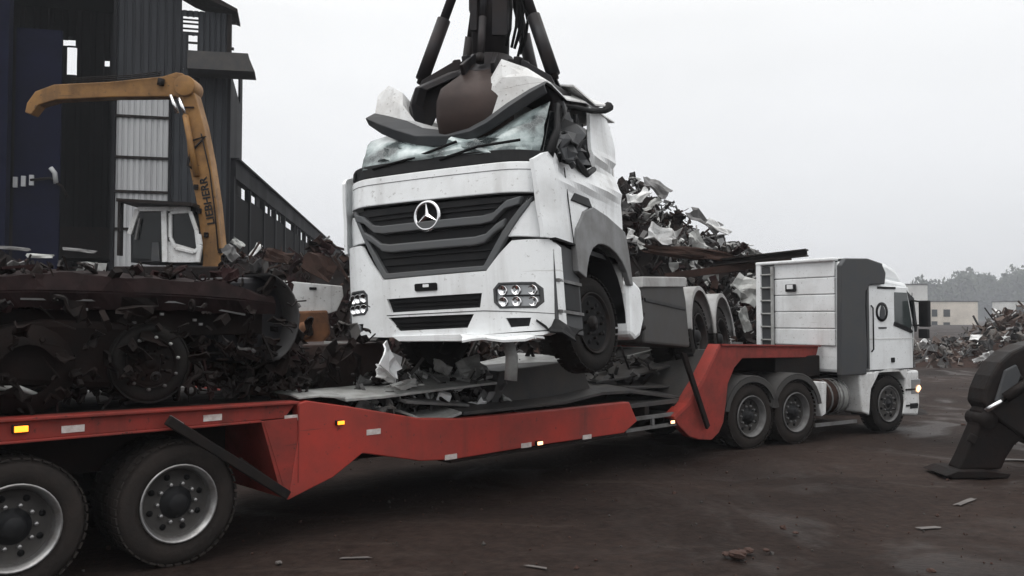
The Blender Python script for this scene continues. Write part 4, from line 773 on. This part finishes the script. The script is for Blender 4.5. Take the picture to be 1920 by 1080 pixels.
MB().bb(-.45, .45, 4.9, 5.9, 1.0, 1.12).build('fifth_wheel', dsteel, ht, .02, fn=shz)
# panel joints, scratches and rivets on the cab
fp('panel_joint', [(1.092, 1.67), (1.102, 1.67), (1.108, 2.06), (1.098, 2.06)], -.012, .0, dark_pl, hc, bevel=0)
fp('panel_joint', [(-1.10, 1.745), (1.09, 1.715), (1.09, 1.728), (-1.10, 1.758)], -.010, .0, dark_pl, hc, bevel=0)
fp('panel_joint', [(-1.11, 1.99), (1.1, 1.965), (1.1, 1.970), (-1.11, 1.995)], -.004, .0, grey_pl, hc, bevel=0)
fp('panel_joint', [(-1.24, 1.345), (-.86, 1.34), (-.86, 1.352), (-1.24, 1.36)], -.03, .0, black, hc, bevel=0)
fp('panel_joint', [(.88, 1.262), (1.25, 1.278), (1.25, 1.29), (.88, 1.278)], -.03, .0, black, hc, bevel=0)
MB().bb(1.20, 1.262, .13, .62, 1.262, 1.282).build('panel_joint', black, ht, fn=shz)
# bits hanging below the bumper
MB().tube([(.62, .2, .36), (.66, .22, .15), (.64, .2, -.08)], .065, 8).build('hanging_bracket', plate_l, ht, .0, fn=shz)
# ---------------------------------------------------------------- grab
GX, GY = -.26, 10.35
gr = thing('scrap_grab', (GX, GY, 4.2), 0, 'dark steel scrap grab clamping the crushed roof of the white truck', 'grab')
def zz(z): return z-4.2
MB().lathe([(0, zz(5.3)), (.27, zz(5.3)), (.34, zz(5.16)), (.52, zz(5.02)), (.52, zz(4.9)), (.3, zz(4.7)), (0, zz(4.65))], axis='z', seg=20).build('hub', dark_grab, gr, .02)
MB().lathe([(0, zz(9)), (.27, zz(9)), (.27, zz(5.9)), (.24, zz(5.8)), (.22, zz(5.2)), (0, zz(5.2))], axis='z', seg=24).build('column', dark_grab, gr)
MB().bb(-.24, -.16, -.3, -.22, zz(5.55), zz(6.6)).bb(.02, .2, -.27, -.2, zz(5.5), zz(7)).build('guide_plate', dark_grab, gr)
for i, az in enumerate((-103, -27, 45, 117, 192)):
    a = R(az); dr = Vector((math.cos(a), math.sin(a), 0)); tn = Vector((-math.sin(a), math.cos(a), 0)); front_ = i == 0
    def Q(r, z, t): return dr*r+tn*t+Vector((0, 0, zz(z)))
    st_ = [(.20, 5.20, .14), (.36, 5.08, .17), (.55, 4.92, .27), (.70, 4.76, .42), (.76, 4.60, .45), (.77, 4.4, .45), (.72, 4.2, .42), (.62, 4.05, .34), (.5, 3.9, .2)] if front_ else \
          [(.20, 5.14, .14), (.50, 5.02, .26), (.90, 4.80, .34), (.94, 4.62, .24), (.88, 4.35, .16), (.90, 4.0, .17), (.82, 3.72, .13), (.66, 3.55, .05)]
    o1 = [[Q(r, z, -w), Q(r+.05, z+.01, -w*.82), Q(r+.05, z+.01, w*.82), Q(r, z, w)] for r, z, w in st_]
    tn_ = node('tine', gr)
    mb = MB(); mb.grid(o1, 0, front_, -dr*.09-Vector((0, 0, .03))); mb.build('shell', brown_grab if front_ else dark_grab, tn_, .012)
    rb = MB()
    for t in (-.09, .09): rb.prism([(.2, zz(5.24)), (.5, zz(5.18)), (.85, zz(4.95)), (.99, zz(4.66)), (.9, zz(4.3)), (.78, zz(4.3)), (.66, zz(4.55)), (.3, zz(4.75))], t-.02, t+.02)
    M2 = Matrix((dr, tn, Vector((0, 0, 1)))).transposed()
    if not front_: rb.build('rib', dark_grab, tn_, .006, fn=lambda v, M2=M2: M2@Vector(v))
    else:
        for t in (-.13, .13): MB().bar(Q(.25, 5.22, t), Q(.62, 4.98, t*1.4), .05, .14).build('rib', dark_grab, tn_, .01)
    ck = node('hydraulic_cylinder', gr)
    top_ = Q(.22, 6.75, 0); bot = Q(.76 if front_ else .86, 4.93, 0) if not front_ else Q(.5, 5.1, 0); d = bot-top_
    if front_: top_ = Q(.24, 6.4, 0); d = bot-top_
    MB().tube([top_, top_+d*.62], .058 if not front_ else .04, 12).build('rod_guard', dark_grab, ck); MB().tube([top_+d*.56, top_+d*.97], .082 if not front_ else .045, 14).build('barrel', dark_grab, ck); MB().tube([top_+d*.92, bot], .05, 10).build('rod', dsteel, ck)
rnd = random.Random(3)
for k in range(7):
    a = R(rnd.uniform(-60, 40)); p = Vector((.27*math.cos(a), .27*math.sin(a)-.05, zz(6.2))); e1 = Vector((math.cos(a)*(.38+.12*rnd.random()), math.sin(a)*.4, zz(5.75+.15*rnd.random()))); q = Vector((math.cos(a)*.36, math.sin(a)*.36, zz(5.35)))
    MB().tube([p, (p+e1)/2+Vector((.03, 0, .05)), e1, (e1+q)/2+Vector((.02, 0, -.02)), q], .018, 6).build('hose', black, gr)
for a in (200, 230, -40, -15): MB().box((.42*math.cos(R(a)), .42*math.sin(R(a)), zz(5.12)), (.09, .09, .22), (0, .2, R(a))).build('pin_cap', dark_grab, gr, .015)
# ---------------------------------------------------------------- load on the trailer
def tprop(name, fn, m, s, v, z, label, cat, rot=(0, 0, 0), group=None, bevel=0):
    mb = MB(); fn(mb); o = mb.build(name, m, None, bevel); o.matrix_world = Matrix.Translation(T(s, v, z)) @ Matrix.Rotation(TT, 4, 'Z') @ Euler(rot).to_matrix().to_4x4(); return tag(o, label, cat, group)
def TV(px, py, v):
    """pixel -> (s, z) on the vertical plane v metres inside the trailer's near side"""
    n = tz@Vector((0, 1, 0)); o = TO+n*v; c = Vector((0, 0, CAMZ)); d = at(px, py, 1)-c; t = (o-c).dot(n)/d.dot(n); p = c+d*t-o
    return (p.dot(tz@Vector((1, 0, 0))), p.z)
def tplate(name, pxs, v0, v1, m, label, dz=.0, thick=.03, group=None):
    """near edge drawn from the photo on plane v0, far edge offset to v1"""
    a = [TV(x, y, v0) for x, y in pxs]; mb = MB(); n = len(a)
    rows = [[(s, v0, z) for s, z in a], [(s+.02, (v0+v1)/2, z+dz/2+.01) for s, z in a], [(s, v1, z+dz) for s, z in a]]
    mb.grid(rows, 0, False, (0, 0, -thick)); o = mb.build(name, m, None, .004); o.location = TO; o.rotation_euler = (0, 0, TT); c = Vector((sum(p[0] for p in a)/n, (v0+v1)/2, 0))
    o.location = T(c.x, c.y, c.z)
    for w in o.data.vertices: w.co -= c
    return tag(o, label, 'steel plate', group)
tplate('steel_plate', [(648, 748), (720, 742), (830, 728), (932, 716)], .45, 1.3, plate_l, 'long thin pale plate tilted across the front of the deck scrap', .05, .03)
tplate('steel_plate', [(880, 712), (940, 700), (1000, 690), (1068, 672)], .6, 1.6, plate_l, 'pale plate propped up under the hoisted bumper', .05, .04)
tplate('steel_plate', [(775, 778), (800, 788), (835, 784), (866, 772)], .2, .75, plate_l, 'short pale plate lying right on the red side beam', .04, .03)
tplate('steel_plate', [(762, 752), (880, 758)], .35, .9, plate_m, 'narrow grey plate below the long pale one', .03, .03)
tplate('steel_plate', [(870, 772), (950, 764), (1060, 752), (1130, 735), (1185, 732), (1285, 745)], .2, 1.2, plate_d, 'wide dark plate covering the middle of the low deck', .1, .04)
tplate('steel_plate', [(1118, 716), (1180, 706), (1240, 690), (1282, 678)], .7, 1.7, plate_d, 'grey sheet leaning near the gooseneck', .04, .03)
tplate('steel_plate', [(1180, 726), (1290, 722), (1300, 690), (1340, 655)], .5, 1.6, plate_d, 'dark bent sheet leaning against the gooseneck', .05, .03)
tplate('steel_plate', [(1230, 690), (1290, 668), (1350, 650)], .9, 1.9, plate_d, 'grey strip reaching up to the top of the gooseneck', .04, .03)
tplate('steel_plate', [(560, 745), (600, 741), (648, 744)], .02, .5, plate_l, 'small bright plate lapping over the red step', .03, .02)
tprop('steel_box', lambda m: m.prism([(-.75, -.2), (-.6, .22), (.9, .32), (1.15, -.12), (.6, -.28)], -.4, .5), plate_d, TV(970, 728, .8)[0], .9, TV(970, 722, .8)[1], 'dark crushed steel box under the pale plate', 'steel box', (0, 0, 0), None, .02)
tprop('steel_bar', lambda m: m.bar((-.12, 0, -.14), (.14, 0, .16), .04, .03), plate_l, *(lambda q: (q[0], .55, q[1]))(TV(1066, 702, .55)), 'short bright bar standing on the dark box', 'steel bar')
tprop('steel_bar', lambda m: m.bar((-.3, 0, -.03), (.35, 0, .05), .06, .05), plate_l, *(lambda q: (q[0], 1.2, q[1]))(TV(1200, 665, 1.2)), 'pale stub lying below the truck side tank', 'steel bar')
# crumpled bits between the bumper and the deck
rnd = random.Random(31); cb_ = MB()
def cpt(u, v):
    s, z = TV(690+235*u, 0, .8)[0], 0; top = lerp([(0, 1.30), (.3, 1.62), (.6, 1.58), (.8, 1.75), (1, 1.5)], u); return Vector((s, .5+1.3*v, 1.0+(top-1.0)*rnd.random()*(.6+.4*v)))
scrap_bits(cb_, cpt, 260, .08, .26, 6, rnd, .03, [2, 3, 2, 2, 2, 2.2])
o = cb_.build('torn_scrap', [plate_m, plate_d, plate_l, dsteel, rust_dark, white_dirty]); o.location = TO; o.rotation_euler = (0, 0, TT); tag(o, 'jumble of small torn metal on the low deck below the bumper', 'scrap', None, 'stuff')
db = MB(); scrap_bits(db, lambda u, v: Vector((3.6+4.2*u, .7+1.5*v, .98+(.25+.3*u)*rnd.random())), 260, .1, .4, 4, rnd, .03, [4, 4, 2, 1])
o = db.build('deck_scrap', [plate_d, dsteel, rust_dark, plate_m]); o.location = TO; o.rotation_euler = (0, 0, TT); tag(o, 'dark flattened scrap spread on the low deck under the hoisted truck', 'scrap', None, 'stuff')
for px, py, v, w, h, rot, m, lb in [(733, 676, .5, .26, .24, (1.35, .62, .3), white, 'white bent square panel just below the left end of the bumper'), (722, 702, .6, .22, .12, (1.2, .4, .2), white_dirty, 'small white flake under the white square panel'),
    (885, 690, .8, .30, .22, (1.3, -.3, .1), plate_l, 'pale crumpled flap left of the hanging bracket'), (828, 690, .8, .24, .12, (1.2, .4, .1), plate_l, 'pale curled shard in the middle of the deck scrap'), (760, 722, .5, .3, .08, (1.2, -.1, .3), plate_l, 'bright sliver at the front of the deck scrap')]:
    s, z = TV(px, py, v); mb = MB(); crumple(mb, (0, 0, 0), w*1.25, h*1.25, rot, 0, .25, 4, random.Random(px)); o = mb.build('torn_sheet', m); o.location = T(s, v, z); o.rotation_euler = (0, 0, TT); tag(o, lb, 'torn sheet')
# burnt wreck chassis on the rear deck
wk = thing('burnt_chassis', T(-1.5, .86, 1.41), TT, 'burnt black truck chassis with bare wheels lying on the rear deck', 'truck chassis')
for v in (-.45, .5): MB().bb(-3, 2.45, v-.04, v+.04, .55, .78).build('chassis_rail', rust_dark, wk, .01)
for i in range(7): MB().bb(-2.8+i*.8, -2.7+i*.8, -.45, .5, .6, .74).build('cross_member', rust_dark, wk)
tp_ = [(-3, .80, .70), (-2.2, .86, .72), (-1.2, .93, .76), (-.2, 1.02, .80), (.4, 1.06, .81), (1.0, 1.07, .80), (1.6, 1.05, .79), (2.2, .99, .78), (2.5, .93, .78)]; tr_ = []
for i in range(56):
    x = -3+5.5*i/55; zt = [b_+(d_-b_)*(x-a_)/(c_-a_) for (a_, b_, _1), (c_, d_, _2) in zip(tp_, tp_[1:]) if a_ <= x <= c_+1e-6][0]; zb = [b_+(d_-b_)*(x-a_)/(c_-a_) for (a_, _1, b_), (c_, _2, d_) in zip(tp_, tp_[1:]) if a_ <= x <= c_+1e-6][0]
    k_ = lambda q: .05*noise.noise(Vector((x*2.3, q, 1)))+.025*noise.noise(Vector((x*7, q, 5)))
    tr_.append([(x, -.62+k_(1), zb+k_(2)*.6), (x, -.66+k_(3), (zb+zt)/2), (x, -.60+k_(4), zt+k_(5)), (x, -.2, zt+.05+k_(6)), (x, .35, zt+k_(7))])
MB().grid(tr_, 0, False, (0, 0, -.02)).build('top_rail', mat('scorched_maroon', (.018, .0085, .0085), .8, dirt=(.006, .005, .005), damt=.5, dscale=5, bump=.5, bscale=9, spec=.15), wk)
MB().bar((.3, -.64, .86), (1.55, -.62, .85), .02, .015).bar((1.55, -.62, .85), (2.2, -.62, .74), .02, .015).build('bright_edge', plate_m, wk)
MB().bb(-2.0, -.4, -.5, .3, .78, 1.0).bb(-.9, .2, -.55, -.3, .3, .62).build('burnt_housing', rust_dark, wk, .04)
MB().prism([(-.1, .2), (.0, .62), (.5, .7), (1.3, .66), (1.6, .3), (1.1, .1)], -.62, .3).build('gearbox', rust_dark, wk, .06)
MB().tube([(-.4, -.5, .3), (.1, -.55, .42), (.6, -.5, .32), (.9, -.52, .18)], .05, 8).build('pipe', dsteel, wk)
for s, r in ((1.3, .34), (-.52, .42)):
    w_ = wheel(wk, (s, -.72, .32 if s > 0 else .36), 1, r=r, w=.2, dish=1, rimm=rust_dark, nuts=10, hubm=rust_dark, discm=rust_dark)
    for q in range(10):
        a = 2*math.pi*(q+.3)/10; MB().tube([(r*.66*math.cos(a), -.0, r*.66*math.sin(a)), (r*.66*math.cos(a), -.03, r*.66*math.sin(a))], .014, 8).build('stud', plate_m if q > 4 else plate_l, w_)
MB().lathe([(.2, -.9), (.36, -.86), (.38, -.4), (.2, -.36)], (.35, .2, .30), 'y', 20).build('brake_drum', rust_dark, wk)
for k in range(26):
    s = rnd.uniform(-1.7, 2.0); MB().box((s, -.645, rnd.uniform(.5, .82)), (.03, .02, .022)).build('bolt', plate_m, wk)
MB().tube([(.0, -.66, .12), (.12, -.68, .17), (.3, -.68, .16), (.42, -.66, .1)], .022, 8).build('bracket', plate_l, wk)
# torn burnt bits hanging over the chassis and the deck edge
fb = MB(); scrap_bits(fb, lambda u, v: Vector((-3.4+4.6*u, .25+.7*v, 2.28+.16*math.sin(2.6*u)+.1*rnd.random())), 210, .06, .2, 4, rnd, .03, [4, 2, 4, .25]); scrap_bits(fb, lambda u, v: Vector((-3.4+4.8*u, .22+.35*v, 1.42+1.1*v*rnd.random())), 520, .07, .24, 4, rnd, .03, [6, 3, 1.5, .35])
scrap_bits(fb, lambda u, v: Vector((-2.6+4.6*u, .02+.12*v, 1.5+.75*rnd.random())), 170, .05, .2, 4, rnd, .02, [8, 4, .6, .2])
o = fb.build('burnt_tatters', [rust_dark, dsteel, maroon, plate_d]); o.location = TO; o.rotation_euler = (0, 0, TT); tag(o, 'burnt tatters of metal tangled along the rear deck edge', 'scrap', None, 'stuff')
# curved dark sheet (old mudguard) and items near the step
mg = MB(); pr = [(.02+.42*math.cos(a), .45*math.sin(a)) for a in [R(-62)+R(140)*i/12 for i in range(13)]]
mg.grid([[(x-.3, -.35, z) for x, z in pr], [(x-.3, .45, z) for x, z in pr]], 0, True, (-.02, 0, 0)); 
o = mg.build('curved_sheet', mat('grey_mudguard', (.045, .045, .047), .6, dirt=(.03, .027, .025), damt=.5)); o.location = T(*(lambda q: (q[0], .55, q[1]))(TV(505, 598, .55))); o.rotation_euler = (0, 0, TT); tag(o, 'curved grey sheet standing on edge beside the burnt chassis', 'curved sheet')
o = MB().prism([(-.62, -.42), (-.66, .40), (.02, .42), (.14, .2), (.16, -.2), (.05, -.44)], -.25, .3).build('dark_drum', mat('blued_steel', (.022, .023, .028), .5, .3, dirt=(.03, .026, .026), damt=.4), None, .06); o.location = T(*(lambda q: (q[0], .75, q[1]))(TV(498, 598, .75))); o.rotation_euler = (0, 0, TT); tag(o, 'dark smooth tank with rounded end near the trailer step', 'tank')
def wprop(name, fn, m, px, py, Y, rot, label, cat, bevel=.01):
    mb = MB(); fn(mb); o = mb.build(name, m, None, bevel); o.location = at(px, py, Y); o.rotation_euler = rot; return tag(o, label, cat)
wprop('white_bumper_shell', lambda m: m.prism([(-.40, .22), (.40, .16), (.42, .02), (.33, -.18), (.1, -.26), (-.34, -.24), (-.40, 0)], -.12, .12).box((.0, -.13, .12), (.10, .02, .035), None, 1), [white_dirty, dark_pl], 583, 558, 11.6, (0, 0, R(25)), 'dirty white bumper shell stacked left of the hoisted truck', 'bumper shell', .03)
wprop('rusty_casting', lambda m: m.prism([(-.28, .2), (.22, .22), (.26, -.1), (.1, -.32), (-.1, -.22), (-.32, -.02)], -.2, .2).lathe([(0, -.26), (.1, -.26), (.12, -.2)], (-.08, 0, -.05), 'y', 12), orange_b, 580, 612, 11.6, (0, 0, R(20)), 'orange brown casting under the white bumper shell', 'casting', .03)
wprop('rusty_bin', lambda m: m.prism([(-.85, .38), (.5, .40), (.55, -.36), (-.8, -.40)], -.5, .6), mat('dark_rust_panel', (.022, .014, .013), .8, dirt=(.05, .028, .022), damt=.4, dscale=2, bump=.3), 618, 702, 10.6, (0, 0, R(30)), 'dark rusty bin standing on the deck behind the step', 'bin', .02)
wprop('pale_angle', lambda m: m.bb(-.28, .3, -.04, .04, -.02, .02).bb(-.28, .3, .03, .05, -.06, .0), plate_l, 652, 645, 10.4, (0, .06, R(20)), 'thin pale angle resting on the rusty bin', 'steel angle', 0)
for (px, py, Y, s_, m, lb) in [(575, 690, 9.9, .5, rust_dark, 'lump of burnt metal at the step behind the red kick plate'), (490, 720, 9.4, .45, rust, 'rusty clump on the deck edge right of the bare wheel')]:
    mb = MB()
    for k in range(26): crumple(mb, (rnd.gauss(0, s_*.42), rnd.gauss(0, .2), rnd.gauss(0, s_*.22)), .3, .24, (rnd.random()*3, rnd.random()*3, rnd.random()*3), 0, .4, 2, rnd)
    o = mb.build('burnt_clump', m); o.location = at(px, py, Y); tag(o, lb, 'scrap clump')
# loose scrap over the wreck so that the rear deck reads as a full load
ld = MB(); rnd = random.Random(77)
def ls(u, v):
    s = -3.6+5.3*u; top = lerp([(0, 2.55), (.45, 2.6), (.62, 2.55), (.8, 2.5), (1, 2.1)], u); return Vector((s, .75+1.35*v, 1.4+(top-1.45)*(.15+.85*rnd.random())*(.55+.45*v)))
scrap_bits(ld, ls, 720, .12, .42, 7, rnd, .04, [4, 5, 2.4, 1.2, .3, .25, .6])
o = ld.build('wreck_scrap', [rust_dark, dsteel, maroon, rust, plate_m, plate_l, plate_d]); o.location = TO; o.rotation_euler = (0, 0, TT); tag(o, 'dark burnt scrap heaped over the chassis on the rear deck', 'scrap', None, 'stuff')
for px, py, Y, w, h, rot, m, lb in [(75, 480, 12.6, .42, .06, (1.4, .05, 0), plate_l, 'pale flat strip on top of the burnt load, far left'), (20, 466, 13, .6, .05, (1.3, .1, 0), plate_m, 'curved light strip at the far left top of the load'), (150, 470, 13, .5, .05, (1.2, .12, 0), plate_m, 'thin grey strip along the top of the burnt load'),
    (165, 542, 10, .12, .05, (1, .2, 0), plate_m, 'tiny bright tag in the middle of the burnt load'), (432, 474, 16, .3, .22, (1.2, .9, .2), plate_m, 'pale bent flap beside the foot of the yellow boom'), (445, 456, 16.4, .25, .14, (1.2, .6, .4), plate_l, 'small pale shard above the brown heap'),
    (80, 742, 7.9, .14, .08, (1.2, .3, .3), plate_l, 'bright scrap at the deck edge far left'), (135, 700, 8.6, .22, .07, (1.2, -.25, 0), plate_m, 'curled bright strip between the bare wheels'), (520, 480, 19, .6, .3, (1.1, .2, .1), rust, 'grey slab on the crest of the brown heap'), (600, 500, 18.6, .7, .5, (1.1, .5, .2), rust, 'brown slab at the right end of the low heap')]:
    mb = MB(); crumple(mb, (0, 0, 0), w, h, rot, 0, .25, 4, random.Random(px+1)); o = mb.build('scrap_strip', m); o.location = at(px, py, Y); tag(o, lb, 'scrap piece')
# ---------------------------------------------------------------- debris on the yard
clod = mat('earth_clod', (.045, .022, .016), .95, bump=.5); pale = mat('pale_litter', (.13, .12, .115), .8, dirt=(.07, .06, .055), damt=.5)
def lump(px, py, r, m, label, name='earth_clod', cat='clod', flat=.45, group=None):
    p = gnd(px, py); mb = MB(); rows = []
    for i in range(7):
        a = math.pi*i/6; rows.append([tuple(Vector((math.sin(a)*math.cos(b), math.sin(a)*math.sin(b), math.cos(a)*flat))*r*(1+.45*noise.noise(Vector((math.sin(a)*math.cos(b)*1.7+px, math.sin(a)*math.sin(b)*1.7, math.cos(a)*1.7+py))))) for b in [2*math.pi*j/12 for j in range(13)]])
    o = mb.grid(rows, 0, False).build(name, m); o.location = (p.x, p.y, r*flat*.5); tag(o, label, cat, group)
lump(1383, 1043, .085, clod, 'larger reddish clod on the bare yard near the bottom'); lump(1404, 1034, .05, clod, 'small clod touching the back of the larger reddish one')
lump(1437, 1033, .03, clod, 'tiny clod right of the pair of clods'); lump(1492, 1000, .03, clod, 'tiny clod higher up the yard beyond the pair of clods'); lump(1746, 1072, .04, clod, 'clod at the bottom edge of the view, right side'); lump(1362, 1041, .045, clod, 'crumb against the left side of the larger clod')
lump(523, 1056, .03, pale, 'pale pebble on the dark yard right of the trailer wheel', 'pebble', 'pebble'); lump(1806, 797, .05, clod, 'small stone on the yard left of the stabiliser leg', 'stone', 'stone')
def flatbit(px, py, w, d, rz, m, label):
    p = gnd(px, py); mb = MB(); crumple(mb, (0, 0, 0), w, d*1.3, (0, 0, rz), 0, .02, 4, random.Random(px), .004); o = mb.build('flat_litter', m); o.location = (p.x, p.y, gz(p.x, p.y)+.004); tag(o, label, 'litter')
flatbit(1742, 990, .24, .06, .2, pale, 'pale flat scrap lying on the yard below the stabiliser foot'); flatbit(668, 1044, .28, .03, .1, pale, 'faint pale strip on the yard right of the trailer wheels'); flatbit(1005, 1062, .2, .03, -.5, pale, 'faint pale strip near the bottom middle of the yard')
flatbit(1810, 942, .5, .05, .75, pale, 'thin pale rod-like strip right of the stabiliser foot'); flatbit(1900, 862, .7, .10, -.2, pale, 'pale strip behind the stabiliser at the right edge'); 
rnd = random.Random(9); gv = MB()
for k in range(2600):
    u = rnd.random(); y = 4+32*u*u; x = rnd.uniform(-.65*y, .75*y); r = rnd.uniform(.004, .013)*(1+y*.04)*(2.4 if rnd.random() < .04 else 1); M_ = Euler((rnd.random()*3, rnd.random()*3, rnd.random()*3)).to_matrix()
    gv.add([Vector((x, y, gz(x, y)+.0))+M_@Vector(q)*r for q in ((1, 0, 0), (-1, 0, 0), (0, 1, 0), (0, -1, 0), (0, 0, .7), (0, 0, -.7))], [(0, 2, 4), (2, 1, 4), (1, 3, 4), (3, 0, 4), (2, 0, 5), (1, 2, 5), (3, 1, 5), (0, 3, 5)], 0 if rnd.random() < .7 else 1)
o = gv.build('gravel', [clod, mat('grey_grit', (.05, .045, .042), .9)]); o['kind'] = 'stuff'; o['label'] = 'fine grit and gravel scattered over the dirt yard'
